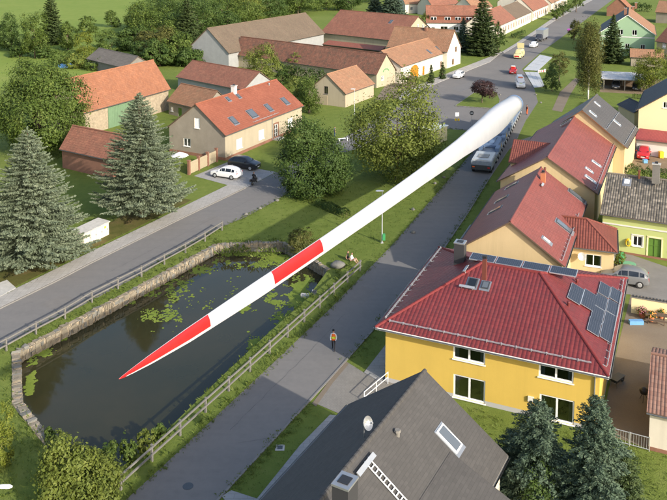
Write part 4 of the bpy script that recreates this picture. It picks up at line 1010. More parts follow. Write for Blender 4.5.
# lettering arc on its gable: the photograph shows a faint green arch of letters, too small to read
p0, u, n = b19.faceframe('left' if not b19.flip else 'right'); ln = b19.flen('left'); mb = MB()
for k in range(11):
    t = math.pi*(.12+.76*k/10); xx = ln/2-1.15*math.cos(t); zz = 3.0+.75*math.sin(t); q = p0+u*xx+n*.012; T = Matrix.Translation((q.x, q.y, zz))
    mb.box((-.02 if abs(n.x) > .5 else -.075, -.075 if abs(n.x) > .5 else -.02, -.14), (.02 if abs(n.x) > .5 else .075, .075 if abs(n.x) > .5 else .02, .14), 0, T)
mb.build('gable_lettering', 'green_paint', b19.root)['kind'] = 'stuff'
b21 = House('small_cream_house', 'small cream outbuilding with light orange tile roof by the lawn', (346,94), (373,84.5), (326.5,74), 2.7, 'cream_plaster', 'roof_rust', .25, .2, cat='outbuilding', endx=1)
b21.win('left' if not b21.flip else 'right', 326, 90, .9, 1.5, 'dark', 'glass', mull=1); b21.finish()
fx = 'left' if not b21.flip else 'right'
b21.facebox('barn_door', fx, .5, 4.2, 0, 1.9, .07, 'tan_boards')
b20 = House('cream_barn', 'cream barn with orange arched gate and light rust tile roof facing the street', (402,67), (447.4,52), (381,50.7), 3.8, 'warm_white', 'roof_rust', .35, .2, cat='barn')
b20.win('front', 414.5, 70, 4.4, 3.2, 'orange_door', 'orange_door', door=True, z=1.6, mull=3); b20.win('front', 423.5, 75, 1.1, 2.1, 'orange_door', 'orange_door', door=True, z=1.1, mull=0); b20.win('front', 406, 71, .6, .9); b20.win('front', 441, 64, 1.0, 1.4, 'brown', 'glass')
b20.skylight('front', 429, 51.5, .8, 1.4); b20.skylight('front', 438, 48, .8, 1.4)
b20.finish()
x, z = b20.facepix('front', 414.5, 70); p0, u, n = b20.faceframe('front')
for sd in (-1, 1):       # masonry corners that make the gate opening an arch
    mb = MB(); pts = [(x+sd*2.2, 3.2)]+[(x+sd*2.2*math.cos(t), 1.9+1.3*math.sin(t)) for t in np.linspace(0, math.pi/2, 7)]
    q = [p0+u*a_+Vector((0, 0, c_))-n*.012 for a_, c_ in pts]; mb.poly(q); mb.poly([p_-n*.1 for p_ in q][::-1])
    for k in range(1, len(q)-1): mb.poly([q[k], q[k+1], q[k+1]-n*.1, q[k]-n*.1])
    mb.build('arch_masonry', 'warm_white', b20.root)
sh = G(409,88); st_ = empty('shelter', sh, R(59), 'small dark pitched shelter beside the orange barn gate', 'shelter'); mb = MB()
mb.poly([(-1.6,-1.2,2.1),(1.6,-1.2,2.1),(1.6,0,2.7),(-1.6,0,2.7)]); mb.poly([(1.6,1.2,2.1),(-1.6,1.2,2.1),(-1.6,0,2.7),(1.6,0,2.7)]); mb.poly([(-1.6,-1.2,2.0),(-1.6,1.2,2.0),(1.6,1.2,2.0),(1.6,-1.2,2.0)]); mb.build('roof', 'timber_dark', st_)
for x_ in (-1.4, 1.4):
    for y_ in (-1, 1): mb = MB(); mb.box((x_-.06, y_-.06, 0), (x_+.06, y_+.06, 2.05)); mb.build('post', 'timber_dark', st_)
b20w = House('cream_house', 'cream house with steep gable and dark windows facing the bend of the street', (447.4,52), None, None, 4.2, 'warm_white', 'roof_rust', .25, .25, ang=149, L=17, W=-9.5, zr=9.2)
gf = 'right' if b20w.flip else 'left'
b20w.win(gf, 456, 49, 1.15, 1.3, 'brown', 'glass'); b20w.win(gf, 453, 61.5, 1.3, 1.4, 'brown', 'glass'); b20w.win(gf, 462.5, 57.5, 1.0, 1.3, 'brown', 'glass')
b20w.chimney('front', 426, 30, .6, .6, .8, 'brick'); b20w.finish()
b22 = House('red_roofed_house', 'red roofed farmhouse with lean-to front and cream gable behind the cream barn', (399,41), (320,32.5), (418.8,16), 3.5, 'cream_plaster', 'roof_brick', .35, .3)
b22.skylight('front', 391, 21.5, .9, 1.4); gf = 'right' if b22.flip else 'left'
for px in (418, 423): b22.win(gf, px, 26, .8, 1.1)
b22.finish()
b23 = House('lean_to_roof', 'low lean-to with orange tile roof in front of the red roofed farmhouse', (322,44), (380,50.5), None, 2.2, 'timber_dark', 'roof_bright', .2, .2, W=3.0, zr=3.0, kind='shed', cat='shed'); b23.finish()
b24 = House('far_white_house', 'far white house with red roof and a row of orange dormer windows', (426,22.5), (478,23), None, 3.2, 'white_plaster', 'roof_brick', .35, .3, W=11, zr=8.6)
b24.win('front', 444, 28.5, 2.4, 1.6, 'white'); b24.win('front', 433, 29, 1.2, 1.4); b24.win('front', 456, 28.5, 1.6, 1.4); b24.finish()
dm = b24; mb = MB(); mb.box((1.2, 1.0, 3.2), (dm.L-1.2, 4.0, 5.4)); d_ = mb.build('dormer', 'roof_bright', dm.root)
mb = MB(); mb.box((.9, .7, 5.4), (dm.L-.9, 5.0, 5.6)); mb.build('dormer_roof', 'roof_brick', d_)
for k, x in enumerate((2.6, dm.L*.42, dm.L*.62, dm.L-3.0)):
    mb = MB(); mb.box((x-1, .9, 3.9), (x+1, .99, 5.1)); mb.build('frame', 'white_frame', d_)
    for s_ in (-.5, .5): mb = MB(); mb.box((x+s_-.4, .87, 4.0), (x+s_+.4, .895, 5.0)); mb.build('window', 'car_glass', d_)
far = [('far red roofed house behind the white house with dormers', (432,6), (470,3), 9, 'roof_brick', 16), ('far orange roofed barn beyond the tall dark conifer', (474,9), (505,5), 10, 'roof_rust', 14), ('far brown roofed barn at the far edge of the village', (405,4), (430,3), 9, 'roof_rust', 12), ('far orange roofed house partly hidden by the row of cottages', (520,3), (548,-6), 10, 'roof_brick', 14)]
for lb, a, b, W_, rm, L_ in far: h = House('far_house', lb, a, b, None, 4, 'warm_white', rm, .3, .3, W=W_, zr=8.5, L=L_); h.win('front', 0, 0, 1.2, 1.3, at=(3, 2)); h.win('front', 0, 0, 1.2, 1.3, at=(8, 2)); h.finish()
row = [('cottage with red tile roof, first of the cream row along the far street', (497,27), (516,18.6), 'roof_brick', 8.2), ('cottage with greyish-brown tile roof, second of the cream row along the far street', (516.5,18.6), (532,11.8), 'roof_brown', 7.6), ('taller cottage with red tile roof, third of the cream row along the far street', (533.5,11), (549,4.4), 'roof_brick', 8.8), ('last orange roofed cottage of the cream row along the far street', (552,3.2), (568,-4), 'roof_rust', 8)]
for lb, a, b, rm, zr in row:
    h = House('row_cottage', lb, a, b, None, 3.8, 'warm_white', rm, .3, .1, W=11, zr=zr, group='cottages along the far street')
    n_ = max(2, int(h.L/3.6))
    for k in range(n_): h.win('front', 0, 0, 1.15, 1.6, 'brown', 'glass', at=(1.8+k*(h.L-3.6)/(n_-1), 1.9))
    h.win('left', 0, 0, 1, 1.3, at=(3, 2)); h.chimney('front', (a[0]+b[0])/2-6, (a[1]+b[1])/2-9, .6, .6, .8, 'brick') if False else None
    h.finish()

# ================================================================== trees and shrubs
def leafmesh(name, C, N, size, asp, tint, mat, T=None, fold=.0, rg=rng):
    """C centres, N normals, T optional long-axis directions: one small leaf-spray face each (a bent pair of triangles)"""
    n = len(C); N = N/np.maximum(np.linalg.norm(N, axis=1, keepdims=True), 1e-6)
    if T is None:
        T = rg.normal(size=(n, 3))
    T = T-(T*N).sum(1, keepdims=True)*N; T /= np.maximum(np.linalg.norm(T, axis=1, keepdims=True), 1e-6)
    B = np.cross(N, T); s = np.asarray(size).reshape(-1, 1)*np.ones((n, 1)); a = s*asp
    f = N*s*fold
    V = np.stack([C-T*s*.5+f*0, C+B*a*.5-f, C+T*s*.5, C-B*a*.5-f], 1).reshape(-1, 3)
    me = bpy.data.meshes.new(name); me.vertices.add(4*n); me.vertices.foreach_set('co', V.astype(np.float32).ravel())
    me.loops.add(4*n); me.loops.foreach_set('vertex_index', np.arange(4*n, dtype=np.int32))
    me.polygons.add(n); me.polygons.foreach_set('loop_start', np.arange(0, 4*n, 4, dtype=np.int32)); me.polygons.foreach_set('loop_total', np.full(n, 4, np.int32))
    at = me.attributes.new('tint', 'FLOAT', 'FACE'); at.data.foreach_set('value', np.clip(tint, 0, 1).astype(np.float32))
    me.materials.append(M[mat]); me.update(calc_edges=True); return me
def link(name, me, parent=None, loc=None):
    o = bpy.data.objects.new(name, me); COL.objects.link(o)
    if parent is not None: o.parent = parent
    if loc is not None: o.location = loc
    return o
def unit(v): return v/np.maximum(np.linalg.norm(v, axis=-1, keepdims=True), 1e-9)
def crown(rx, ry, rz, cz, nl=9, leaves=6000, ls=.3, seed=0, lob=.46, low=-.75, drape=0.0, ragged=.05):
    rg = np.random.default_rng(seed)
    ctr = unit(rg.normal(size=(nl*3, 3))); ctr = ctr[ctr[:, 2] > low][:nl]; ctr = ctr*rg.uniform(.46, .72, (len(ctr), 1))
    ctr = np.vstack([ctr, [[0, 0, .1]]]); rad = rg.uniform(lob*.62, lob*1.05, len(ctr)); rad[-1] = .52
    # clumps on lobe surfaces
    K = max(110, leaves//30); li = rg.choice(len(ctr), K, p=rad**2/np.sum(rad**2)); d = unit(rg.normal(size=(K, 3)))
    cl = ctr[li]+d*rad[li][:, None]*rg.uniform(.72, 1.08, (K, 1))
    dist = np.linalg.norm(cl[:, None]-ctr[None], axis=2)/rad[None]; deep = dist.min(1); keep = (deep > .70) & (cl[:, 2] > -.95)
    cl = cl[keep]; dn = d[keep]; K = len(cl)
    per = max(6, leaves//K); ct = rg.uniform(0, 1, K)
    rc = .14*rg.uniform(.6, 1.5, K)
    P = np.repeat(cl, per, 0); off = rg.normal(size=(K*per, 3)); off[:, 2] *= .6
    P = P+off*np.repeat(rc, per)[:, None]*.62
    if drape: P[:, 2] -= np.abs(rg.normal(size=K*per))*drape
    N = unit(np.repeat(dn, per, 0)*.9+off*.5+rg.normal(size=(K*per, 3))*.42+np.array([0, 0, .3]))
    stray = rg.random(K*per) < ragged; P[stray] *= rg.uniform(1.0, 1.10, (stray.sum(), 1))
    P[:, :2] -= (np.percentile(P[:, :2], 3, 0)+np.percentile(P[:, :2], 97, 0))/2
    rh = np.percentile(np.hypot(P[:, 0], P[:, 1]), 97); P[:, :2] /= max(rh, .3); z0_, z1_ = np.percentile(P[:, 2], [1, 99]); P[:, 2] = (P[:, 2]-z0_)/(z1_-z0_)*2-1
    P = P*np.array([rx, ry, rz])+np.array([0, 0, cz])
    tint = np.clip(.12+.42*np.repeat(ct, per)+.46*rg.random(K*per), 0, 1)
    return P, N, ls*np.clip(rg.lognormal(-.12, .34, K*per), .4, 1.9), tint, [Vector((c[0]*rx*.8, c[1]*ry*.8, c[2]*rz*.8+cz)) for c in ctr]
def trunk_mesh(h, r, limbs, split, mat, parent):
    mb = MB(); mb.tube((0, 0, -.15), (0, 0, split*.5), r*1.15, r*.9, 9); mb.tube((0, 0, split*.5), (.05, 0, split), r*.9, r*.75, 9); mb.tube((.05, 0, split), (0, .05, h), r*.72, r*.2, 8)
    for k, l in enumerate(limbs):
        a = Vector((0, 0, split*(.75+.35*((k*37) % 10)/10))); m_ = (a+l)/2+Vector((0, 0, .15*h*.3)); mb.tube(a, m_, r*.42, r*.26, 6); mb.tube(m_, l, r*.26, r*.06, 6)
    return mb.build('trunk', mat, parent, smooth=True)
def px_h(px, py, py_top):
    b = G(px, py); d = ray(px, py_top); return (CC+d*(b.y/d.y)).z
def pxm(px, py): return G(px, py).y/FPX*1.0      # metres per pixel at that ground spot
def tree(name, label, base, top, wpx, mat='leaf_mid', leaves=5000, ls=.3, seed=0, low_px=None, group=None, trunk=.22, nl=9, bark='bark', depth=1.0, xoff=0, lob=.46, drape=0.0, cat='tree'):
    b = G(*base); h = px_h(*base, top); m = pxm(*base); rx = wpx*m/2
    low = 0.12*h if low_px is None else px_h(*base, low_px)
    root = empty(name, b, (seed*1.7) % 6.28, label, cat, group); rz = (h-low)/2; cz = (h+low)/2
    P, N, S, Tn, limbs = crown(rx*.98, rx*.98*depth, rz*.98, cz, nl, int(leaves*2.4), ls*.78, seed, lob, drape=drape)
    link('crown', leafmesh('crown', P, N, S, .62, Tn, mat, fold=.12, rg=np.random.default_rng(seed)), root)
    trunk_mesh(cz+rz*.3, trunk, limbs[:6], max(.6, low+.2*h), bark, root)
    return root
def bush(label, base, top, wpx, mat='leaf_mid', leaves=1500, ls=.18, seed=0, group=None, name='bush', depth=1.0, lob=.5):
    b = G(*base); h = px_h(*base, top); m = pxm(*base); rx = wpx*m/2
    root = empty(name, b, seed*2.1 % 6.28 if depth == 1 else 0, label, 'bush', group)
    P, N, S, Tn, limbs = crown(rx, rx*depth, h*.56, h*.46, 8, int(leaves*2.2), ls*.8, seed, lob)
    P[:, 2] = np.maximum(P[:, 2], .03+.05*np.random.default_rng(seed).random(len(P)))
    link('foliage', leafmesh('foliage', P, N, S, .6, Tn, mat, fold=.12, rg=np.random.default_rng(seed)), root)
    mb = MB()
    for k, l in enumerate(limbs[:5]): mb.tube((0, 0, -.05), l*.8, .04, .015, 5)
    mb.build('stems', 'bark', root); return root
def conifer(name, label, base, top, wpx, mat='needle_blue', seed=0, dens=1.0, group=None, trunk=.2, shape=1.0, droop=.28, ls=.34, clear=.03, lump=.0, bark='bark', blunt=.74, cat='tree'):
    rg = np.random.default_rng(seed); b = G(*base); h = px_h(*base, top); m = pxm(*base); R0 = wpx*m/2
    root = empty(name, b, seed*1.3 % 6.28, label, cat, group)
    C = []; N = []; T = []; S = []; TI = []
    z = h*clear; step = max(.26, h/46)
    br = MB()
    while z < h*.985:
        f = 1-(z/h); r = R0*min(1.0, (f**blunt)*1.04*shape)*(1 if f < .86 else .62+.38*(1-f)/.14)
        nb = max(4, int((6.5+7*f)*dens)); a0 = rg.uniform(0, 6.28)
        for k in range(nb):
            a = a0+6.283*k/nb+rg.normal()*.22; L = r*rg.uniform(.62, 1.12); dr = droop*(.35+.8*f)*rg.uniform(.7, 1.3)
            L *= 1+lump*(math.sin(3*a+z*1.9+seed)+math.sin(5*a-z*2.7)); tz = rg.normal()*.18*step; bt = rg.uniform(0, 1)
            nt_ = max(3, int(L/.21*dens))
            s = (np.arange(nt_)+rg.uniform(.2, .8, nt_))/nt_; s = .16+.84*s**.85
            rr = s*L; zz = z+tz+step*.3-dr*rr+dr*.75*rr*s*s+.10*rr*(1-f)*2
            wid = .30*L*(1-s)*1.1+.07
            for sd in (-1, 0, 1):
                w_ = sd*wid*rg.uniform(.25, 1.0, nt_)
                px = rr*math.cos(a)-w_*math.sin(a); py = rr*math.sin(a)+w_*math.cos(a)
                pz = zz-np.abs(w_)*.18+rg.normal(size=nt_)*.035
                C.append(np.stack([px, py, pz], 1))
                dirx = math.cos(a)-sd*.75*math.sin(a); diry = math.sin(a)+sd*.75*math.cos(a)
                T.append(np.stack([np.full(nt_, dirx), np.full(nt_, diry), -dr*.6+.45*s-.1+rg.normal(size=nt_)*.2], 1))
                N.append(np.stack([rg.normal(size=nt_)*.55, rg.normal(size=nt_)*.55, np.full(nt_, 1.0)], 1)+.45*np.array([math.cos(a), math.sin(a), 0]))
                S.append(ls*rg.uniform(.7, 1.25, nt_)*(.75+.4*f)); TI.append(np.clip(.10+.34*bt+.36*rg.random(nt_)+.22*s**3, 0, 1))
        z += step*rg.uniform(.85, 1.15)
    # leader
    nl_ = 8; zz = np.linspace(h*.955, h*1.0, nl_); C.append(np.stack([rg.normal(size=nl_)*.05, rg.normal(size=nl_)*.05, zz], 1)); T.append(np.tile([0., 0, 1], (nl_, 1))+rg.normal(size=(nl_, 3))*.3); N.append(rg.normal(size=(nl_, 3))); S.append(np.full(nl_, ls*1.1)); TI.append(np.full(nl_, .6))
    C, N, T, S, TI = map(np.concatenate, (C, N, T, S, TI))
    # each spray: two faces crossed, so it has body from any side
    N2 = np.cross(unit(T), unit(N))*.9+N*.5
    link('branches', leafmesh('branches', np.vstack([C, C]), np.vstack([N, N2]), np.concatenate([S, S]), .40, np.concatenate([TI, TI]), mat, np.vstack([T, T]), fold=.06, rg=rg), root)
    mb = MB(); mb.tube((0, 0, -.15), (0, 0, h*.5), trunk, trunk*.6, 9); mb.tube((0, 0, h*.5), (0, 0, h*.97), trunk*.6, .02, 7); mb.build('trunk', bark, root, smooth=True)
    return root

conifer('blue_spruce', 'large silvery blue spruce beside the pale electrical cabinet', (33,265), 127, 124, 'needle_blue', 1, 2.1, trunk=.32, ls=.25, clear=.12, blunt=.72, lump=.06)
conifer('blue_spruce', 'large blue spruce at the pavement edge in front of the brick shed', (142,217), 93, 114, 'needle_blue', 2, 2.1, trunk=.3, ls=.25, clear=.15, blunt=.76, lump=.06)
tree('broadleaf_tree', 'big round green tree in front of the orange barn', (42,152), 64, 100, 'leaf_mid', 20000, .38, 3, 150, lob=.52, nl=18, trunk=.35)
tree('chestnut_tree', 'dense round dark green tree beside the parked black car', (313,193), 121, 76, 'leaf_dark', 13000, .30, 4, 194, nl=14, trunk=.25)
tree('maple_tree', 'loose light green maple on the triangular lawn', (397,180), 77, 98, 'leaf_light', 11000, .36, 5, 176, nl=20, trunk=.22, lob=.34)
tree('plum_tree', 'small dark red-leaved tree on the traffic island', (482,103), 79, 32, 'leaf_red', 2600, .28, 6, 97, trunk=.1)
tree('birch_tree', 'tall slender birch by the far lawn', (588,99), 22, 33, 'leaf_olive', 9500, .30, 7, 92, trunk=.16, bark='birch_bark', drape=.12, nl=16, lob=.34)
tree('young_tree', 'small round tree with bare trunk beside the aluminium track plates', (559,82), 52, 22, 'leaf_olive', 1800, .26, 8, 74, trunk=.1)
tree('young_tree', 'small dark round tree on the lawn below the birch', (552,91), 64, 24, 'leaf_dark', 2400, .24, 9, 89, trunk=.1)
tree('fruit_tree', 'yellow-green fruit tree in front of the carport', (652,93), 49, 46, 'leaf_yellow', 4200, .30, 10, 86, trunk=.12)
tree('fruit_tree', 'small bright green tree beside the carport post', (646,92), 70, 24, 'leaf_light', 1600, .24, 11, 89, trunk=.1)
conifer('spruce_tree', 'dark conifer standing in front of the green house', (612,63), 14, 28, 'needle_dark', 12, .8, ls=.55)
tree('shrub_tree', 'olive shrub between the birch and the green house', (597,62), 38, 24, 'leaf_olive', 1500, .34, 13, 60)
bush('dark shrub under the windows of the green house', (635,58), 47, 24, 'leaf_dark', 900, .34, 14)
conifer('spruce_tree', 'tall dark conifer at the corner beside the cream house', (482,55), -6, 40, 'needle_dark', 15, .95, ls=.6, trunk=.3)
conifer('blue_spruce', 'bluish conifer beside the tall dark conifer at the corner', (463,52), 18, 24, 'needle_teal', 16, .7, ls=.55)
tree('thuja_tree', 'dense dark thuja clump beside the tall corner conifer', (498,53), 22, 16, 'leaf_dark', 1600, .4, 17, 52)
conifer('thuja', 'clipped thuja cone next to the orange barn gate', (431,83), 65, 9, 'needle_dark', 18, .8, ls=.35, blunt=.7, cat='bush')
conifer('thuja', 'clipped thuja cone between the barn gate and the white car', (442.5,79), 62, 9.5, 'needle_dark', 19, .8, ls=.35, blunt=.7, cat='bush')
# meadow edge on the left
tree('cypress', 'olive green cypress in the clump at the meadow edge', (35,58), 12, 32, 'leaf_mid', 4200, .42, 20, 57, nl=12)
M_ = 'leaf_olive'
conifer('spruce_tree', 'tall dark conifer behind the cypress clump', (52,44), -8, 30, 'needle_dark', 21, .8, ls=.7)
conifer('blue_spruce', 'small pale blue spruce among the shrubs at the meadow edge', (56,40), 20, 14, 'needle_blue', 22, .8, ls=.45)
tree('broadleaf_tree', 'loose dark tree beside the cypress clump by the meadow', (12,50), 14, 26, 'leaf_dark', 2600, .45, 23, 49)
tree('broadleaf_tree', 'mid green tree at the open end of the meadow hedge', (-6,48), 18, 24, 'leaf_mid', 2400, .45, 24, 47)
tree('broadleaf_tree', 'leafy tree beside the small pale blue spruce by the meadow', (68,50), 22, 24, 'leaf_mid', 2600, .45, 25, 48)
for k, (x, y, t_, w_, mt, lb) in enumerate([(88,33,18,18,'leaf_mid','round olive shrub alone on the far meadow'),(112,27,13,16,'leaf_mid','darker round shrub alone on the far meadow'),(85,56,34,26,'leaf_yellow','yellow-green shrub in front of the grey shed'),(110,50,33,36,'leaf_mid','broad green shrub behind the grey shed'),(128,50,36,22,'leaf_dark','dark green shrub behind the end of the grey shed'),(62,65,52,26,'leaf_mid','low green shrub on the near meadow edge'),(78,68,55,22,'leaf_light','light shrub at the corner of the grey shed'),(100,70,60,26,'leaf_mid','low shrub in front of the grey shed wall'),(20,57,44,20,'leaf_dark','dark shrub under the cypress'),(45,58,46,20,'leaf_dark','dark shrub beside the cypress foot')]):
    bush(lb, (x, y), t_-2, w_*1.15, mt, 1800, .42, 30+k)
fo = [(152,46,2,44,'leaf_mid'),(172,42,-4,48,'leaf_dark'),(198,44,-2,46,'leaf_dark'),(160,62,28,34,'leaf_olive'),(178,64,34,30,'leaf_mid'),(222,30,-8,40,'leaf_mid'),(248,20,-12,36,'leaf_light'),(272,14,-16,36,'leaf_mid'),(300,12,-14,36,'leaf_dark'),(326,10,-16,34,'leaf_mid'),(144,62,42,22,'leaf_dark'),(205,60,42,26,'leaf_olive'),(352,10,-12,30,'leaf_dark'),(136,30,6,26,'leaf_light'),(190,66,48,26,'leaf_dark'),(164,30,-6,36,'leaf_mid'),(184,26,-12,40,'leaf_mid'),(206,22,-14,40,'leaf_dark'),(232,14,-18,40,'leaf_dark'),(260,8,-22,40,'leaf_dark'),(286,6,-22,40,'leaf_mid'),(312,4,-22,38,'leaf_mid'),(338,4,-22,34,'leaf_dark'),(214,46,26,24,'leaf_dark'),(168,56,20,30,'leaf_mid'),(150,58,32,26,'leaf_olive'),(372,2,-18,30,'leaf_mid'),(142,34,8,34,'leaf_mid'),(178,50,14,40,'leaf_dark'),(206,36,6,36,'leaf_mid'),(228,36,12,30,'leaf_dark'),(244,26,2,36,'leaf_mid'),(270,18,-6,36,'leaf_dark'),(298,14,-8,34,'leaf_mid'),(160,66,40,30,'leaf_dark'),(134,50,26,28,'leaf_dark')]
for k, (x, y, t_, w_, mt) in enumerate(fo):
    w_ *= 1.2; tree('woodland_tree', {'leaf_mid': 'mid green broadleaf tree', 'leaf_dark': 'dark green broadleaf tree', 'leaf_olive': 'olive green broadleaf tree', 'leaf_light': 'light green broadleaf tree'}[mt]+' in the wood behind the great barn', (x, y), t_, w_, mt, 3600, .55, 50+k, y-1, group='trees in the wood behind the barns', nl=10)
conifer('spruce_tree', 'dark spruce rising out of the wood beside the great barn', (188,52), -4, 34, 'needle_dark', 70, .8, ls=.75)
conifer('blue_spruce', 'blue-green spruce behind the red roofed farmhouse', (392,22), -14, 36, 'needle_teal', 71, .8, ls=.75)
conifer('blue_spruce', 'narrow blue-green spruce beside the red roofed farmhouse', (375,20), -10, 24, 'needle_teal', 72, .7, ls=.7)
bush('yellow-green bush at the gable of the red roofed farmhouse', (425,31), 13, 16, 'leaf_light', 900, .42, 73)
tree('broadleaf_tree', 'light green tree behind the beige house with orange roof', (262,90), 45, 46, 'leaf_light', 4200, .36, 74, 84)
tree('broadleaf_tree', 'round green tree between the beige house and the small cream outbuilding', (309,113), 76, 30, 'leaf_mid', 3000, .30, 75, 112)
bush('light green shrub behind the roof of the beige house', (296,96), 78, 26, 'leaf_light', 1200, .32, 76)
bush('ivy-dark shrub at the end of the long stable', (282,84), 62, 26, 'leaf_dark', 1300, .34, 77)
bush('light shrub against the long stable roof', (300,74), 52, 30, 'leaf_light', 1200, .34, 78)
def hedge(label, pts, w, h, mat, dens=60, ls=.22, seed=0, round_=True):
    rg = np.random.default_rng(seed); P = GP(pts); root = empty('hedge', P[0], 0, label, 'hedge'); C = []; N = []
    for a, b in zip(P[:-1], P[1:]):
        d = np.array((b-a)[:]); L = np.linalg.norm(d); d /= L; n_ = np.array([-d[1], d[0], 0]); k = int(L*(w+2*h)*dens); s = rg.random(k)*L; th = rg.uniform(-.1, math.pi+.1, k)
        lump = 1+.14*np.sin(s*2.3+seed)+.1*np.sin(s*5.1+2*seed)+rg.normal(size=k)*.07
        cx = np.cos(th); cz = np.sin(th); cx = np.sign(cx)*np.abs(cx)**.6; cz = np.maximum(0, cz)**.5
        C.append(np.array((a-P[0])[:])+d*s[:, None]+n_*(cx*w/2*lump)[:, None]+np.array([0, 0, 1.])*(cz*h*lump)[:, None]); N.append(n_*cx[:, None]+np.array([0, 0, 1.])*cz[:, None]+rg.normal(size=(k, 3))*.6)
    C = np.vstack(C); N = np.vstack(N)
    link('foliage', leafmesh('foliage', C, N, ls*rg.uniform(.6, 1.3, len(C)), .6, rg.random(len(C)), mat, fold=.1, rg=rg), root)
    mb = MB()
    for a, b in zip(P[:-1], P[1:]):
        L = (b-a).length
        for s in np.arange(.3, L, .8): q = a.lerp(b, s/L)-P[0]; mb.tube(q, q+Vector((0, 0, h*.7)), .03, .015, 5)
    mb.build('stems', 'bark', root); return root
hedge('tall dark ivy hedge in front of the long stable', [(280,82),(300,86),(328,90)], 1.2, 3.6, 'leaf_dark', 26, .34, 1)
hedge('low dark clipped hedge on the lawn above the pond', [(318,205),(332,211),(347,217)], 1.1, .8, 'leaf_dark', 190, .17, 2)
hedge('clipped green hedge between the dirt yard and the lime green house', [(618,176),(645,180),(690,187)], 1.2, 1.7, 'leaf_dark', 60, .2, 3)
hedge('far dark hedge beyond the green house', [(622,10),(650,12)], 3, 3, 'leaf_dark', 12, .5, 4)
hedge('green hedge in front of the row of cottages', [(512,38.5),(524,34)], 1.2, 1.2, 'leaf_dark', 26, .32, 5)
hedge('clipped hedge on the lawn below the green house', [(632,98),(645,99),(660,102)], 1.0, .8, 'leaf_mid', 40, .24, 6)
for k, (x, y, t_, w_, mt, lb) in enumerate([(563,16,1,16,'leaf_dark','dark round tree at the far street before the last cottages'),(556,20,8,12,'leaf_mid','small round tree at the far street beside the pavement'),(576,12,-8,18,'leaf_mid','tall green tree at the far end of the street'),(590,35,24,14,'leaf_dark','dark shrub tree behind the birch'),(574,40,20,14,'leaf_olive','thin olive tree beside the birch')]):
    tree('street_tree', lb, (x, y), t_, w_, mt, 1300, .4, 90+k, y-2)
# foreground
conifer('cypress', 'blue-green false cypress before the yellow house window', (535,515), 402, 80, 'needle_teal', 101, 2.4, ls=.19, blunt=.50, droop=-.5, shape=1.05, clear=.05, lump=.12)
conifer('cypress', 'taller false cypress at the corner of the yellow house', (592,535), 396, 84, 'needle_teal', 102, 2.4, ls=.19, blunt=.55, droop=-.5, shape=1.05, clear=.03, lump=.12)
conifer('cypress', 'low blue-green false cypress beside the grey shingle roof', (512,500), 432, 58, 'needle_teal', 103, 2.2, ls=.18, blunt=.42, droop=-.5, shape=1.05, clear=.02, lump=.14)
conifer('cypress', 'small olive false cypress leaning on the taller one', (622,530), 450, 50, 'needle_dark', 104, 2.2, ls=.18, blunt=.42, droop=-.5, shape=1.05, clear=.02, lump=.14)
bush('dark olive shrub at the foot of the false cypresses', (545,530), 466, 56, 'leaf_dark', 3000, .16, 105)
bush('large light green bush at the end of the street fence by the pond', (78,512), 442, 92, 'leaf_light', 9000, .22, 106)
bush('yellow-green bush on the grass below the bent pond wall', (-2,470), 410, 34, 'leaf_yellow', 3500, .15, 107)
bush('round yellowish bush on the lawn above the pond corner', (302,251), 231, 33, 'leaf_olive', 2600, .17, 108)
for k, (x, y, t_, w_, mt) in enumerate([(108,462,444,24,'leaf_mid'),(128,462,442,26,'leaf_mid'),(146,448,432,22,'leaf_light'),(94,470,452,26,'leaf_light'),(160,440,426,18,'leaf_mid'),(60,452,434,18,'leaf_light'),(50,440,428,12,'leaf_mid')]):
    bush('leafy waterside shrub on the bank at the foot of the pond', (x, y), t_, w_, mt, 1300, .16, 120+k, 'waterside shrubs on the pond bank')
# loose weeds: along walls, banks and fence lines, and short tufts over the near grass
def tufts(name, areas, n, h, mat='blade_grass', seed=0, label='grass tufts', spread=.12, per=5):
    rg = np.random.default_rng(seed); pts = []
    for poly, z in areas:
        Pw = GP(poly); xs = [p.x for p in Pw]; ys = [p.y for p in Pw]
        A = abs(sum(Pw[i].x*Pw[(i+1) % len(Pw)].y-Pw[(i+1) % len(Pw)].x*Pw[i].y for i in range(len(Pw))))/2; k = 0; want = int(A*n); tries = 0
        while k < want and tries < want*6:
            tries += 1; x = rg.uniform(min(xs), max(xs)); y = rg.uniform(min(ys), max(ys))
            if in_poly(x, y, Pw): pts.append((x, y, z)); k += 1
    pts = np.array(pts); K = len(pts); P = np.repeat(pts, per, 0); m = len(P); a = rg.uniform(0, 6.28, m); ln = rg.uniform(.3, .9, m)
    hh = h*rg.uniform(.5, 1.3, m); D = np.stack([np.cos(a)*ln, np.sin(a)*ln, np.ones(m)], 1); D = unit(D)
    P[:, :2] += rg.normal(size=(m, 2))*spread; C = P+D*hh[:, None]*.5
    N = np.stack([-np.sin(a), np.cos(a), rg.normal(size=m)*.4+.6], 1)
    o = link(name, leafmesh(name, C, N, hh, .24, np.clip(np.repeat(rg.random(K), per)*.55+rg.random(m)*.45, 0, 1), mat, D, rg=rg)); return tag(o, label, 'grass', kind='stuff')
bank = [(121,486),(160,449),(222,388),(300,318),(358,270),(352,262),(330,276),(300,304),(222,377),(160,438),(124,470)]
verge = [(127,499),(160,469),(269,367),(329,310),(352,286),(346,285),(322,307),(262,362),(150,466),(122,492)]
tufts('wall_top_grass', [([(19,350),(118,297),(217,243),(214,240),(116,293),(16,346)], .02), ([(217,244),(283,242),(283,239),(217,241)], .02), ([(17,402),(66,462),(60,466),(10,404)], .02)], 9, .3, seed=9, label='ragged grass hanging over the top of the pond walls')
tufts('bank_grass', [(bank, 0), (verge, 0)], 9, .34, seed=1, label='long grass on the strip between pond and street')
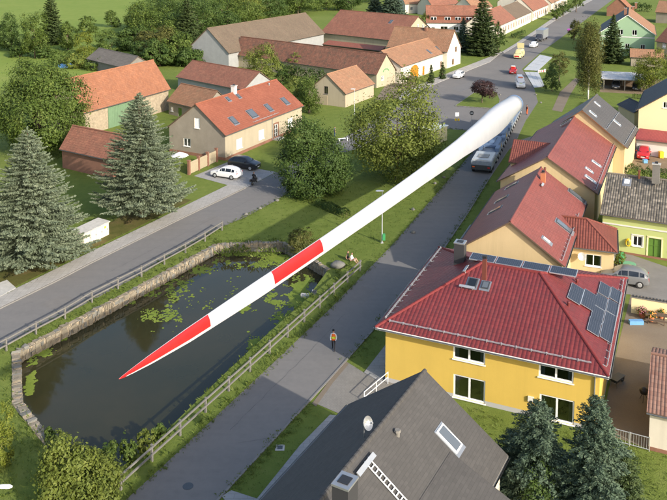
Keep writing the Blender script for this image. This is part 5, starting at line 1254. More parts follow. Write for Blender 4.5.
tufts('fence_grass', [([(0,348),(40,329),(118,288),(184,250),(222,229),(219,243),(170,268),(118,296),(19,349),(0,356)], 0), ([(0,330+40),(19,356),(18,402),(66,460),(40,500),(0,500)], 0)], 7, .22, seed=2, label='grass and weeds along the fence and below the pond wall')
tufts('lawn_grass', [([(222,226),(277,201),(330,168),(367,148),(430,128),(458,160),(395,240),(335,292),(330,268),(284,241),(224,241)], 0), ([(230,490),(312,405),(329,409),(259,497)], 0), ([(346,361),(374,330),(390,331),(364,373)], 0)], 3.2, .16, seed=3, label='short grass of the lawn between the roads')
tufts('garden_grass', [([(450,402),(510,420),(604,441),(667,455),(667,500),(500,500),(490,470)], 0)], 6, .2, seed=4, label='grass in front of the yellow house')
tufts('wall_weeds', [([(217,249),(283,247),(283,252),(217,255)], -.3), ([(225,248),(250,246),(250,249),(225,251)], -.1)], 3, .5, seed=5, label='weeds growing on the wall at the head of the pond', spread=.25, per=9)

def edge_tufts(name, lines, per_m, h, label, jit=.22, seed=0):
    rg = np.random.default_rng(seed); pts = []
    for ln in lines:
        P = GP(ln)
        for a, b in zip(P[:-1], P[1:]):
            L = (b-a).length; k = int(L*per_m); t_ = rg.random(k); n_ = Vector((-(b-a).y, (b-a).x, 0)).normalized(); j = rg.normal(size=k)*jit
            for q, w_ in zip(t_, j):
                p = a.lerp(b, q)+n_*w_; pts.append((p.x, p.y, .01))
    pts = np.array(pts); per = 6; P = np.repeat(pts, per, 0); m = len(P); a = rg.uniform(0, 6.28, m); ln = rg.uniform(.4, 1.2, m); hh = h*rg.uniform(.5, 1.3, m)
    D = unit(np.stack([np.cos(a)*ln, np.sin(a)*ln, np.ones(m)], 1)); P[:, :2] += rg.normal(size=(m, 2))*.09; C = P+D*hh[:, None]*.5
    N = np.stack([-np.sin(a), np.cos(a), rg.normal(size=m)*.4+.8], 1)
    tag(link(name, leafmesh(name, C, N, hh, .3, np.clip(np.repeat(rg.random(len(pts)), per)*.6+rg.random(m)*.4, 0, 1), 'blade_grass', D, rg=rg)), label, 'grass', kind='stuff')
edge_tufts('verge_grass', [SL[2:], [(221,499),(312,404)], [(347,363),(392,310),(445,248),(489,180)], LL[2:-1], PU[1:5], [(430,126),(470,131)], [(455,106),(498,109)], [(232,492),(314,405)]], 9, .16, 'ragged grass along the road and pavement edges', seed=21)

# ================================================================== vehicles
def carpaint(name, c, metal=.0):
    t = NT(name); t.col(c); t.set(.28, metal, .5); t.b.inputs['Coat Weight'].default_value = .5; t.b.inputs['Coat Roughness'].default_value = .08
for nme, c in (('car_white', (.72, .72, .71)), ('car_black', (.018, .019, .022)), ('car_red', (.42, .02, .02)), ('car_silver', (.30, .31, .32)), ('car_grey', (.16, .165, .17)), ('car_cream', (.58, .52, .27)), ('car_dark', (.04, .042, .05))): carpaint(nme, c)
flat('lamp_glass', (.75, .78, .80), .15); flat('tail_red', (.45, .01, .01), .25); flat('plate', (.75, .75, .72), .5)
# stations: x, half width, z bottom, z belt, z top, half width of top
CARS = {
 'hatch': (4.0, [(0,.62,.30,.55,.60,.50),(.10,.78,.22,.66,.74,.66),(.55,.85,.20,.80,.88,.72),(1.05,.86,.20,.88,.97,.72),(1.75,.87,.20,.92,1.42,.60),(2.3,.87,.20,.94,1.48,.61),(3.2,.87,.20,.96,1.43,.59),(3.62,.86,.22,.97,1.30,.56),(3.90,.82,.28,.92,.99,.66),(4.0,.76,.34,.72,.78,.62)], (.78, 3.25), .31, (3, 7)),
 'suv': (4.5, [(0,.70,.34,.68,.74,.56),(.10,.84,.26,.82,.90,.70),(.6,.91,.24,.96,1.04,.78),(1.15,.92,.24,1.02,1.10,.78),(1.85,.93,.24,1.06,1.58,.66),(2.5,.93,.24,1.07,1.66,.67),(3.6,.93,.24,1.08,1.60,.65),(4.1,.92,.26,1.08,1.42,.62),(4.42,.88,.32,1.02,1.08,.72),(4.5,.82,.38,.80,.86,.68)], (.86, 3.66), .35, (3, 7)),
 'van': (5.3, [(0,.78,.34,.72,.80,.66),(.12,.92,.26,.90,1.0,.82),(.75,.97,.24,1.10,1.18,.84),(.85,.97,.24,1.12,1.24,.84),(1.55,.98,.24,1.18,2.05,.78),(2.1,.98,.24,1.18,2.18,.80),(4.3,.98,.24,1.18,2.16,.80),(5.1,.98,.26,1.18,2.10,.79),(5.26,.96,.30,1.18,2.0,.78),(5.3,.94,.36,1.0,1.2,.9)], (.95, 4.15), .36, (3, 7)),
}
def vehicle(kind, paint, center, face_to, label, cat='car', name='car', group=None, scale=1.0, extra=None, ang=None, z=0.02):
    L, st, wx, wr, (g0, g1) = CARS[kind]; c = G(*center)
    if ang is None: d = G(*face_to)-c; ang = math.atan2(d.y, d.x)
    else: ang = R(ang)
    root = empty(name, (c.x, c.y, z), ang, label, cat, group); root.scale = (scale,)*3
    rings = []
    for (x, w, zb, zl, zt, wt) in st:
        X = L/2-x; h_ = zl-zb
        half = [(w*.86, zb), (w*.97, zb+.10*h_+.02), (w, zb+.45*h_), (w*.985, zl), (wt+(w-wt)*.10 if zt-zl > .2 else wt*1.06, zl+(zt-zl)*.82), (wt*.82, zt), (wt*.4, zt+.015)]
        rings.append([Vector((X, y, z_)) for y, z_ in half]+[Vector((X, -y, z_)) for y, z_ in half[::-1]])
    mb = MB(); mb.loft(rings, 0, True); me = mb.mesh('body', paint); 
    bm = bmesh.new(); bm.from_mesh(me); bmesh.ops.recalc_face_normals(bm, faces=bm.faces); bm.to_mesh(me); bm.free()
    me.polygons.foreach_set('use_smooth', [True]*len(me.polygons)); me.set_sharp_from_angle(angle=R(38)); body = link('body', me, root)
    def pane(nm, q, inset=.07, off=.014):
        q = [Vector(p) for p in q]; cc = sum(q, Vector())/len(q); n = (q[1]-q[0]).cross(q[2]-q[1]).normalized()
        if n.dot(cc-Vector((0, 0, .9))) < 0: n = -n; q = q[::-1]
        m_ = MB(); m_.poly([p+(cc-p)*inset+n*off for p in q]); return m_.build(nm, 'car_glass', root)
    N = 14
    pane('windscreen', [rings[g0][4], rings[g0+1][4]+Vector((0, -.03, 0)), rings[g0+1][9]+Vector((0, .03, 0)), rings[g0][9]], .06, .03)
    pane('rear_window', [rings[g1][4], rings[g1+1][4], rings[g1+1][9], rings[g1][9]], .10, .02)
    for a, b in ((3, 4), (10, 9)):
        cuts = [(g0+1, g0+2), (g0+2, g0+3), (g0+3, g1)] if g1 > g0+3 else [(g0+1, g0+2), (g0+2, g1)]
        if kind == 'van' and extra != 'glazed': cuts = cuts[:1]
        for i, j in cuts:
            if j > i: pane('side_window', [rings[i][a], rings[j][a], rings[j][b], rings[i][b]], .12, .014)
        if kind != 'van': pane('side_window', [rings[g0][a].lerp(rings[g0+1][a], .55), rings[g0+1][a], rings[g0+1][b], rings[g0+1][b].lerp(rings[g0][b], .25)], .14, .016)
    for x in wx:
        for sy in (-1, 1):
            w_ = st[3][1]; X = L/2-x; m_ = MB(); m_.tube((X, sy*(w_+.02), wr), (X, sy*(w_-.2), wr), wr, wr, 16); wo = m_.build('wheel', 'rubber', root)
            m_ = MB(); m_.tube((X, sy*(w_+.022), wr), (X, sy*(w_+.035), wr), wr*.62, wr*.5, 10); m_.build('rim', 'galvanised', wo)
    for sy in (-1, 1):
        w0 = st[1][1]; m_ = MB(); m_.box((L/2-.16, sy*w0*.62-.16, st[1][3]-.16), (L/2-.035, sy*w0*.62+.16, st[1][3]+.0)); m_.build('headlight', 'lamp_glass', root)
        w1 = st[-2][1]; zt_ = st[-2][3]; m_ = MB(); m_.box((-L/2+.02, sy*w1*.80-.12, zt_-.28), (-L/2+.17, sy*w1*.80+.12, zt_-.02)); m_.build('tail_light', 'tail_red', root)
        m_ = MB(); m_.box((L/2-st[3][0]-.45, sy*(st[3][1]+.11)-.09, st[3][4]-.03), (L/2-st[3][0]-.35, sy*(st[3][1]+.11)+.09, st[3][4]+.11)); m_.build('mirror', paint, root)
    m_ = MB(); m_.box((L/2-.05, -.26, .42), (L/2+.012, .26, .53)); m_.build('number_plate', 'plate', root)
    m_ = MB(); m_.box((L/2-.06, -.45, .55), (L/2-.0, .45, .66)); m_.build('grille', 'black_plastic', root)
    m_ = MB(); m_.box((-L/2-.012, -.26, .60), (-L/2+.05, .26, .71)); m_.build('number_plate', 'plate', root)
    return root
vehicle('hatch', 'car_white', (226.5,177), None, 'white hatchback parked on the paved bay with its rear to the road', ang=156, scale=1.08)
vehicle('suv', 'car_black', (244.5,168), None, 'black car parked beside the white hatchback below the beige house', ang=-24, scale=1.03)
vehicle('hatch', 'car_white', (458.5,77.5), (449,82), 'white hatchback driving on the wide junction past the thuja cones', scale=1.05)
rv = vehicle('suv', 'car_red', (513,73), (511.5,78), 'small red and white escort car waiting in the junction', scale=.92)
mb = MB(); mb.box((-1.2, -.5, 1.66), (.2, .5, 1.80)); mb.build('roof_box', 'car_white', rv); mb = MB(); mb.box((.3, -.45, 1.67), (.5, .45, 1.78)); mb.build('light_bar', 'orange_cloth', rv)
for sy in (-1, 1): mb = MB(); mb.box((-1.9, sy*.945-.008, .62), (1.7, sy*.945+.008, .84)); mb.build('stripe', 'car_white', rv)
wv = vehicle('van', 'car_white', (520,86.5), (523,94), 'white van with a long roof board facing down the street', cat='van', name='van', scale=1.0)
mb = MB(); mb.box((-2.3, -.55, 2.2), (1.0, .55, 2.3)); mb.build('roof_board', 'white_paint', wv)
mb = MB(); mb.box((.95, -.5, 2.2), (1.15, .5, 2.38)); mb.build('light_bar', 'orange_cloth', wv)
mb = MB(); mb.box((2.3, -.3, 1.13), (2.36, .3, 1.2)); mb.build('windscreen_card', 'hi_yellow', wv)
yt = vehicle('van', 'car_cream', (519,57.5), (512,62), 'pale yellow escort van with raised sign board waiting on the street', cat='van', name='van', scale=1.02)
mb = MB(); mb.box((-1.9, -.9, 2.3), (-1.75, .9, 3.7)); mb.box((-1.85, -.6, 2.1), (-1.8, -.5, 2.3)); mb.box((-1.85, .5, 2.1), (-1.8, .6, 2.3)); mb.build('sign_board', 'car_cream', yt)
mb = MB(); mb.box((2.0, -.6, .5), (2.67, .6, .85)); mb.build('bumper_marking', 'tail_red', yt)
vehicle('hatch', 'car_white', (533.5,47), (526,51), 'white car following the pale yellow escort van', scale=1.08)
gt = vehicle('van', 'car_dark', (540,40.5), (533,44), 'dark truck with grey box body behind the white car', cat='truck', name='box_truck', scale=1.0)
mb = MB(); mb.box((-6.0, -1.15, .7), (.6, 1.15, 3.3)); mb.build('cargo_box', 'car_silver', gt); mb = MB(); mb.box((-6.0, -1.2, 3.3), (.6, 1.2, 3.4)); mb.build('tarpaulin', 'deck_grey', gt)
for sy in (-1, 1): mb = MB(); mb.tube((-4.6, sy*1.1, .42), (-4.6, sy*.8, .42), .42, .42, 12); mb.build('wheel', 'rubber', gt)
vehicle('hatch', 'car_grey', (624,282.5), None, 'grey car half hidden behind the red roof in the paved yard', ang=160, scale=1.12)
vehicle('hatch', 'car_red', (643.5,157), (641,166), 'red car parked in the dirt yard behind the hedge', scale=1.05)
vehicle('suv', 'car_dark', (616,88), (615,96), 'dark car parked under the carport nearer the birch', scale=.98)
vehicle('hatch', 'car_dark', (636.5,89.5), (636,97), 'dark car with bright headlights under the carport nearer the pale house', scale=1.05)

# ================================================================== people
def skin_body(J, E, Rr, name, root=0):
    me = bpy.data.meshes.new(name); me.from_pydata([tuple(j) for j in J], E, []); o = bpy.data.objects.new(name, me); COL.objects.link(o)
    sk_ = o.modifiers.new('skin', 'SKIN'); sk_.use_smooth_shade = True
    for i, v_ in enumerate(me.skin_vertices[0].data): v_.radius = Rr[i] if isinstance(Rr[i], tuple) else (Rr[i], Rr[i]); v_.use_root = (i == root)
    ss = o.modifiers.new('sub', 'SUBSURF'); ss.levels = 1; ss.render_levels = 1
    dg = bpy.context.evaluated_depsgraph_get(); me2 = bpy.data.meshes.new_from_object(o.evaluated_get(dg)); bpy.data.objects.remove(o); me2.name = name; return me2
def person(label, base, ang, top='orange_cloth', sleeve='white_cloth', legs='black_cloth', pose='stand', h=1.75, vest=None, hat=None, group=None, z=.02, loc=None, hold=None):
    s = h/1.75; b = G(*base) if loc is None else Vector(loc); root = empty('person', (b.x, b.y, z if loc is None else b.z), R(ang), label, 'person', group)
    st = .16 if pose == 'walk' else .02; sit = pose in ('sit', 'ride')
    hz = .45 if pose == 'sit' else (.82 if pose == 'ride' else .93)
    if pose == 'sit': hz = .14
    J = [(0,0,hz),(0.01,0,hz+.22),(.02,0,hz+.45),(.02,0,hz+.56),(.05,0,hz+.68)]; Rr = [(.135,.165),(.12,.15),(.13,.185),.06,.075]; E = [(0,1),(1,2),(2,3),(3,4)]
    def add(p, r, k): J.append(p); Rr.append(r); E.append((k, len(J)-1)); return len(J)-1
    hd = add((.065,0,hz+.78), (.098,.082), 4); add((.05,0,hz+.87), .06, hd)
    for sd in (1, -1):
        ph_ = sd if pose == 'walk' else 0
        if pose == 'sit': k = add((.10,sd*.11,hz+.02), .09, 0); k = add((.45,sd*.16,hz+.30), .065, k); k = add((.72,sd*.15,.08), .048, k); add((.88,sd*.15,.05), .045, k)
        elif pose == 'ride': k = add((.10,sd*.14,hz-.02), .09, 0); k = add((.42,sd*.24,hz-.10), .07, k); k = add((.25,sd*.26,.36), .05, k); add((.42,sd*.26,.32), .048, k)
        else: k = add((0,sd*.10,hz-.06), .092, 0); k = add((st*ph_*.9+.03,sd*.11,hz-.45), .066, k); k = add((st*ph_*1.5-.03,sd*.11,.09), .046, k); add((st*ph_*1.5+.14,sd*.12,.045), .042, k)
        k = add((.01,sd*.19,hz+.44), .068, 2)
        if pose == 'ride': k = add((.18,sd*.27,hz+.22), .05, k); k = add((.44,sd*.28,hz+.20), .04, k); add((.52,sd*.27,hz+.19), .036, k)
        elif pose == 'sit': k = add((-.10,sd*.26,hz+.22), .045, k); k = add((.05,sd*.28,hz+.05), .036, k); add((.14,sd*.26,hz+.02), .032, k)
        elif sd == 1 or pose == 'walk': k = add((-.05*sd*(pose == 'walk'),sd*.25,hz+.18), .05, k); k = add((.12 if sd == 1 else .18,sd*.22,hz+.0+(.08 if sd < 0 else 0)), .038, k); add((.20 if sd == 1 else .27,sd*.19,hz-.04+(.10 if sd < 0 else 0)), .036, k)
        else: k = add((.0,sd*.26,hz+.18), .05, k); k = add((.05,sd*.27,hz-.06), .038, k); add((.07,sd*.265,hz-.14), .036, k)
    me = skin_body(J, E, Rr, 'body'); 
    for m_ in (top, sleeve, legs, 'skin', 'black_cloth', 'hair'): me.materials.append(M[m_])
    for p in me.polygons:
        c = p.center
        if c.z > hz+.60: k = 3
        elif pose not in ('sit', 'ride') and c.z < .10: k = 4
        elif c.z > hz+.04 and abs(c.y) < .185 and (c.x < .16): k = 0
        elif abs(c.y) > .17 and c.z > hz-.02 and not (sit and c.x > .3 and c.z < hz+.1): k = 1
        elif abs(c.y) > .17 and c.z > hz-.2 and not sit: k = 3
        else: k = 2
        if k == 3 and c.z > hz+.83: k = 5
        if k == 3 and c.z > hz+.72 and c.x < .02: k = 5
        p.material_index = k
    me.transform(Matrix.Scale(s, 4)); link('body', me, root)
    # face: nose, eyes, mouth, ears
    mb = MB(); q = Vector((.165, 0, hz+.77)); mb.box((q.x-.03, -.012, q.z-.03), (q.x+.012, .012, q.z+.01)); mb.v = [tuple(Vector(v_)*s) for v_ in mb.v]; mb.build('nose', 'skin', root)
    for sd in (1, -1):
        mb = MB(); mb.box((.150, sd*.034-.013, hz+.785), (.164, sd*.034+.013, hz+.80)); mb.v = [tuple(Vector(v_)*s) for v_ in mb.v]; mb.build('eye', 'black_cloth', root)
        mb = MB(); mb.box((.05, sd*.083-.01, hz+.745), (.085, sd*.083+.014, hz+.80)); mb.v = [tuple(Vector(v_)*s) for v_ in mb.v]; mb.build('ear', 'skin', root)
    if vest:
        rr = []
        for zz, rx, ry in ((hz-.02,.150,.180),(hz+.12,.145,.172),(hz+.3,.150,.195),(hz+.46,.135,.185),(hz+.53,.08,.12)): rr.append([Vector((.012+rx*math.cos(t), ry*math.sin(t), zz))*s for t in np.linspace(0, 2*math.pi, 17)[:-1]])
        mb = MB(); mb.loft(rr, lambda j, k: 1 if j == 1 else 0, False); mb.build('vest', [vest, 'hi_yellow'], root, smooth=True)
    if hat:
        c = Vector((.055, 0, hz+.83)); rr = [[(c+Vector((r*math.cos(t), r*.85*math.sin(t), zz)))*s for t in np.linspace(0, 2*math.pi, 15)[:-1]] for r, zz in ((.125,-.01),(.118,.04),(.085,.09),(.02,.108))]
        mb = MB(); mb.loft(rr, 0, True); mb.box(((c.x+.08)*s, -.07*s, (c.z-.012)*s), ((c.x+.19)*s, .07*s, (c.z+.006)*s)); mb.build('hat', hat, root, smooth=False)
    return root
person('worker in red-orange vest and dark trousers walking on the street by the pond', (333.5,350), 262, 'white_cloth', 'white_cloth', 'black_cloth', 'walk', 1.68, 'orange_cloth', 'black_cloth')
person('worker in orange high-visibility trousers standing behind the trailer', (527,114.5), 200, 'black_cloth', 'orange_cloth', 'orange_cloth', 'stand', 1.75, None, 'black_cloth')
person('onlooker in dark clothes standing at the orange barn gate', (404,83), -40, 'black_cloth', 'black_cloth', 'grey_cloth', 'stand', 1.72)
person('onlooker in a white shirt standing at the orange barn gate', (408.8,82.3), -60, 'white_cloth', 'white_cloth', 'black_cloth', 'stand', 1.74)
person('person in dark top sitting on the grass at the end of the street fence', (347.5,260), -20, 'black_cloth', 'skin', 'white_cloth', 'sit', 1.7)
person('person in white top sitting on the grass beside the dark-clothed one', (351.5,261.5), -35, 'white_cloth', 'skin', 'skin', 'sit', 1.65)
person('person in blue clothes standing on the side road beyond the chestnut', (334.5,137), 20, 'blue_cloth', 'skin', 'blue_cloth', 'stand', 1.7)
# motorcycle and rider
mc = G(254.5,183.5); md = G(262,177)-mc; ma = math.atan2(md.y, md.x)
bk = empty('motorcycle', (mc.x, mc.y, .02), ma, 'black motorcycle riding out on the road beside the parked cars', 'motorcycle')
for x in (-.75, .75):
    mb = MB(); mb.tube((x, -.07, .31), (x, .07, .31), .31, .31, 18); wo = mb.build('wheel', 'rubber', bk); mb = MB(); mb.tube((x, -.075, .31), (x, .075, .31), .19, .19, 12); mb.build('rim', 'galvanised', wo)
mb = MB(); mb.loft([[Vector((x, w_*math.cos(t), zc+hh*math.sin(t))) for t in np.linspace(0, 2*math.pi, 11)[:-1]] for x, w_, zc, hh in ((-.55,.10,.55,.10),(-.25,.17,.55,.2),(.15,.19,.58,.24),(.4,.12,.62,.18))], 0, True); mb.build('engine', 'steel_dark', bk, smooth=True)
mb = MB(); mb.loft([[Vector((x, w_*math.cos(t), zc+hh*math.sin(t))) for t in np.linspace(0, 2*math.pi, 11)[:-1]] for x, w_, zc, hh in ((-.05,.12,.85,.09),(.15,.17,.9,.13),(.42,.13,.88,.1))], 0, True); mb.build('tank', 'car_black', bk, smooth=True)
mb = MB(); mb.box((-.85, -.14, .74), (.0, .14, .84)); mb.build('saddle', 'black_plastic', bk)
mb = MB(); mb.tube((.75, .0, .31), (.5, 0, .98), .04, .04, 8); mb.tube((.48, -.36, 1.02), (.48, .36, 1.02), .02, .02, 6); mb.build('fork', 'galvanised', bk)
mb = MB(); mb.lathe([(.09, 0), (.1, .05), (.06, .1)], (.62, 0, .85), 10); mb.build('headlight', 'lamp_glass', bk)
mb = MB(); mb.tube((-.1, -.2, .35), (-.95, -.22, .45), .05, .06, 8); mb.build('exhaust', 'galvanised', bk)
for sy in (-1, 1): mb = MB(); mb.box((-.95, sy*.26-.1, .45), (-.5, sy*.26+.1, .78)); mb.build('pannier', 'black_plastic', bk)
dirv = Vector((math.cos(ma), math.sin(ma), 0)); rl_ = mc-dirv*.3
person('rider in black leathers and helmet on the motorcycle', None, math.degrees(ma), 'black_cloth', 'black_cloth', 'black_cloth', 'ride', 1.75, None, 'steel_dark', loc=(rl_.x, rl_.y, .05))

# road repairs: patches and tar seams
flat('tar', (.075, .074, .073), .6, var=.2)
sheet('road_patch', [(40,305),(62,294.5),(76,299),(53,310)], .018, 'asphalt_old'); sheet('road_patch', [(200,222),(214,215.5),(222,219),(208,226)], .018, 'asphalt_old'); sheet('road_patch', [(348,300),(362,286),(376,290),(362,305)], .0145, 'asphalt_old'); sheet('road_patch', [(452,88),(470,82),(478,86),(460,92)], .021, 'asphalt')
def seam(pts, z, w=.05, seed=0):
    rn = random.Random(seed); P = GP(pts); mb = MB()
    for a, b in zip(P[:-1], P[1:]):
        n_ = max(2, int((b-a).length/.8)); d = (b-a).normalized(); nn_ = Vector((-d.y, d.x, 0)); prev = a
        for k in range(1, n_+1):
            q = a.lerp(b, k/n_)+nn_*rn.uniform(-.07, .07)*(k < n_); ww = w*rn.uniform(.5, 1.2)/2
            mb.poly([(prev-nn_*ww)[:2]+(z,), (q-nn_*ww)[:2]+(z,), (q+nn_*ww)[:2]+(z,), (prev+nn_*ww)[:2]+(z,)]); prev = q
    return tag(mb.build('tar_seam', 'tar'), kind='structure')
seam([(230,430),(300,361),(345,314)], .0148, .035, 1); seam([(110,272),(200,225),(262,194)], .0185, .035, 2); seam([(440,101),(500,72),(560,30)], .0215, .07, 3); seam([(238,443),(275,437)], .0148, .03, 4); seam([(404,106),(470,112)], .0215, .06, 6)
# ================================================================== street furniture and yard things
def lamp(base, hpx, label, side=-1):
    b = G(*base); h = px_h(*base, hpx); root = empty('street_lamp', b, 0, label, 'street lamp'); mb = MB(); mb.tube((0, 0, 0), (0, 0, h*.55), .07, .055, 10); mb.tube((0, 0, h*.55), (0, 0, h), .05, .035, 10); mb.build('pole', 'lamp_grey', root)
    mb = MB(); mb.box((-.14, -.14, 0), (.14, .14, .06)); mb.build('base_plate', 'concrete', root)
    mb = MB(); mb.loft([[Vector((x, w_*y_, h+zz*z_)) for y_, z_ in ((-1, 0), (-.6, 1), (.6, 1), (1, 0), (.6, -.6), (-.6, -.6))] for x, w_, zz in ((-.15*side, .07, .05), (.2*side, .13, .09), (.55*side, .14, .09), (.72*side, .07, .04))], 0, True); mb.build('lamp_head', 'white_paint', root); return root
l1 = lamp((382,243), 191, 'slim grey street lamp with a small green box on its pole by the street verge')
mb = MB(); mb.box((.05, -.18, .35), (.35, .12, 1.05)); mb.build('switch_box', 'green_paint', l1)
lamp((354.5,114), 89, 'slim grey street lamp in front of the small cream outbuilding')
lamp((3,590), 487, 'grey street lamp on the grass below the pond', side=1)
# electrical cabinet
a, b = G(84,247), G(109,234.5); u = b-a; Lb = u.length; an_ = math.atan2(u.y, u.x)
cb = empty('electrical_cabinet', a, an_, 'pale concrete electrical cabinet with grey roof beside the blue spruce', 'cabinet')
mb = MB(); mb.box((0, 0, 0), (Lb, 1.5, 1.45)); mb.build('housing', 'warm_white', cb)
mb = MB(); mb.prism([(-.12, -.12), (Lb+.12, -.12), (Lb+.12, 1.62), (-.12, 1.62)], 1.45, 1.56); mb.v = [(x, y, z+(.12 if (z > 1.5 and .5 < y) else 0)) for x, y, z in mb.v]; mb.build('roof', 'concrete', cb)
for k in range(4):
    x0 = .1+k*(Lb-.2)/4; mb = MB(); mb.box((x0+.03, -.025, .12), (x0+(Lb-.2)/4-.03, -.003, 1.35)); d_ = mb.build('door', 'warm_white', cb)
    mb = MB(); mb.box((x0+(Lb-.2)/4-.15, -.05, .65), (x0+(Lb-.2)/4-.10, -.027, .82)); mb.build('handle', 'steel_dark', d_)
mb = MB(); mb.box((Lb-.75, -.035, .95), (Lb-.5, -.027, 1.2)); mb.build('warning_sign', 'yellow_paint', cb)
# transformer kiosk by the maple
a, b = G(433,146), G(447,140); u = b-a; Lb = u.length
kb = empty('transformer_kiosk', a, math.atan2(u.y, u.x), 'pale yellow-green kiosk with white flat roof half behind the maple', 'kiosk')
mb = MB(); mb.box((0, 0, 0), (Lb, 2.4, 2.35)); mb.build('housing', 'pale_yellow', kb); mb = MB(); mb.box((-.15, -.15, 2.35), (Lb+.15, 2.55, 2.5)); mb.build('roof', 'white_paint', kb)
mb = MB(); mb.box((.2, -.03, .1), (1.2, -.003, 2.1)); mb.build('door', 'lime_plaster', kb)
# signs at the junction
def sign(base, parts, label, h=2.4):
    b = G(*base); root = empty('road_sign', b, 0, label, 'sign'); mb = MB(); mb.tube((0, 0, 0), (0, 0, h), .035, .035, 8); mb.build('pole', 'galvanised', root)
    for (nm, x0, z0, x1, z1, mt) in parts: mb = MB(); mb.box((x0, -.06, z0), (x1, -.04, z1)); mb.build(nm, mt, root)
    return root
sign((457,126), [('sign_plate', -.32, 1.75, .32, 2.45, 'white_paint'), ('arrow_plate', -.42, .95, -.08, 1.35, 'yellow_paint'), ('arrow_plate', .08, .95, .42, 1.35, 'yellow_paint')], 'white sign plate over two yellow plates at the junction')
b_ = G(471.5,124); rs_ = empty('road_sign', b_, 0, 'round dark sign seen from behind beside the blade', 'sign'); mb = MB(); mb.tube((0, 0, 0), (0, 0, 2.2), .035, .035, 8); mb.build('pole', 'galvanised', rs_); mb = MB(); mb.tube((0, -.03, 2.0), (0, -.06, 2.0), .38, .38, 18); mb.build('sign_plate', 'steel_dark', rs_); mb = MB(); mb.box((-.22, -.075, 1.93), (.22, -.062, 2.07)); mb.build('bar', 'white_paint', rs_)
sign((568.5,34.5), [('sign_plate', -.45, 1.2, .45, 2.0, 'purple')], 'small purple sign at the edge of the far street', 2.0)
# aluminium track plates on the corner lawn
def track(poly, n1, n2, label, z=.03):
    P = GP(poly); root = empty('track_plates', P[0], 0, label, 'track plates'); k = 0
    for i in range(n1):
        for j in range(n2):
            def q(s, t): return (P[0].lerp(P[1], s)).lerp(P[3].lerp(P[2], s), t)-P[0]
            c = [q((i+.015)/n1, (j+.015)/n2), q((i+.985)/n1, (j+.015)/n2), q((i+.985)/n1, (j+.985)/n2), q((i+.015)/n1, (j+.985)/n2)]
            zz = z+.008*((i*3+j*5) % 4); mb = MB(); mb.prism([(p.x, p.y) for p in c], zz, zz+.05); mb.build('plate', 'alu_plate', root)
surf('alu_plate', (.52, .52, .51), .5, .10, .5, 12, .2, .01, metal=.25)
track([(523.5,70),(540,54.7),(552.5,57.5),(538,71)], 5, 3, 'pale aluminium track plates laid across the corner lawn')
track([(524.5,72),(538.5,72.5),(545,87),(534,88)], 3, 4, 'pale aluminium track plates folded down towards the street edge', .04)
# barrier pile beside the plates
for k, (x, y) in enumerate([(541,72),(545,71.5)]):
    b_ = G(x, y); mb = MB(); mb.box((-.9, -.2, 0), (.9, .2, .5)); 
    for j in range(3): mb.box((-.8+j*.6, -.22, .1), (-.5+j*.6, .22, .45), 1)
    o = mb.build('barrier', ['white_paint', 'red_paint'], loc=b_); o.rotation_euler.z = .3+k; tag(o, 'low red and white barrier lying beside the track plates', 'barrier', 'barriers beside the track plates')
# gate at the beige house
a, b = G(188.5,175), G(217,161.5); u = b-a; Lg = u.length; n_ = Vector((-u.y, u.x, 0)).normalized()
gt_ = empty('yard_gate', a, math.atan2(u.y, u.x), 'tan panelled yard gate between brick pillars beside the beige house', 'gate')
for k in range(3):
    x0 = .25+k*(Lg-.3)/3; mb = MB(); mb.box((x0+.05, -.05, .08), (x0+(Lg-.3)/3-.08, .02, 1.75)); pn = mb.build('panel', 'tan_boards', gt_)
    mb = MB(); mb.box((x0+.05, -.075, .3), (x0+(Lg-.3)/3-.08, -.052, .4)); mb.box((x0+.05, -.075, 1.4), (x0+(Lg-.3)/3-.08, -.052, 1.5)); mb.build('ledge', 'tan_boards', pn)
for k in range(4):
    x0 = k*(Lg-.3)/3; mb = MB(); mb.box((x0, -.18, 0), (x0+.3, .18, 2.0)); mb.box((x0-.05, -.23, 2.0), (x0+.35, .23, 2.1)); mb.build('pillar', 'brick', gt_)
# white parasol behind the gate
c_ = G(180,168); pr = empty('parasol', c_, 0, 'white garden parasol behind the yard gate of the beige house', 'parasol'); mb = MB(); mb.tube((0, 0, 0), (0, 0, 2.3), .03, .03, 8); mb.build('pole', 'timber', pr); mb = MB(); mb.lathe([(1.3, 1.85), (.7, 2.12), (.02, 2.4)], n=8); mb.build('canopy', 'white_cloth', pr)
# garden wall between the yards, its pickets; metal railing; handrail
def wall_run(name, a, b, h, w_, mat, label, cap=None, cat='wall'):
    A_, B_ = G(*a), G(*b); u = B_-A_; L_ = u.length; r_ = empty(name, A_, math.atan2(u.y, u.x), label, cat); mb = MB(); mb.box((0, 0, 0), (L_, w_, h)); mb.build('wall', mat, r_)
    if cap: mb = MB(); mb.box((-.04, -.05, h), (L_+.04, w_+.05, h+.07)); mb.build('coping', cap, r_)
    return r_, L_
gw, gl = wall_run('garden_wall', (631,313), (700,325), 1.45, .22, 'pale_yellow', 'pale yellow garden wall with dark toothed coping between the two yards', 'timber_grey')
for k in range(int(gl/.28)): mb = MB(); mb.box((.05+k*.28, .03, 1.52), (.19+k*.28, .19, 1.66)); mb.build('merlon', 'steel_dark', gw)
A_, B_ = G(610,441), G(649,451.5); u = B_-A_; L_ = u.length; rl2 = empty('metal_railing', A_, math.atan2(u.y, u.x), 'galvanised metal railing closing the gravel yard beside the white garage', 'railing')
for z in (.12, .95): mb = MB(); mb.tube((0, 0, z), (L_, 0, z), .03, .03, 8); mb.build('rail', 'galvanised', rl2)
for x in (0, L_*.5, L_): mb = MB(); mb.tube((x, 0, -.05), (x, 0, 1.0), .035, .035, 8); mb.build('post', 'galvanised', rl2)
nb_ = int(L_/.16)
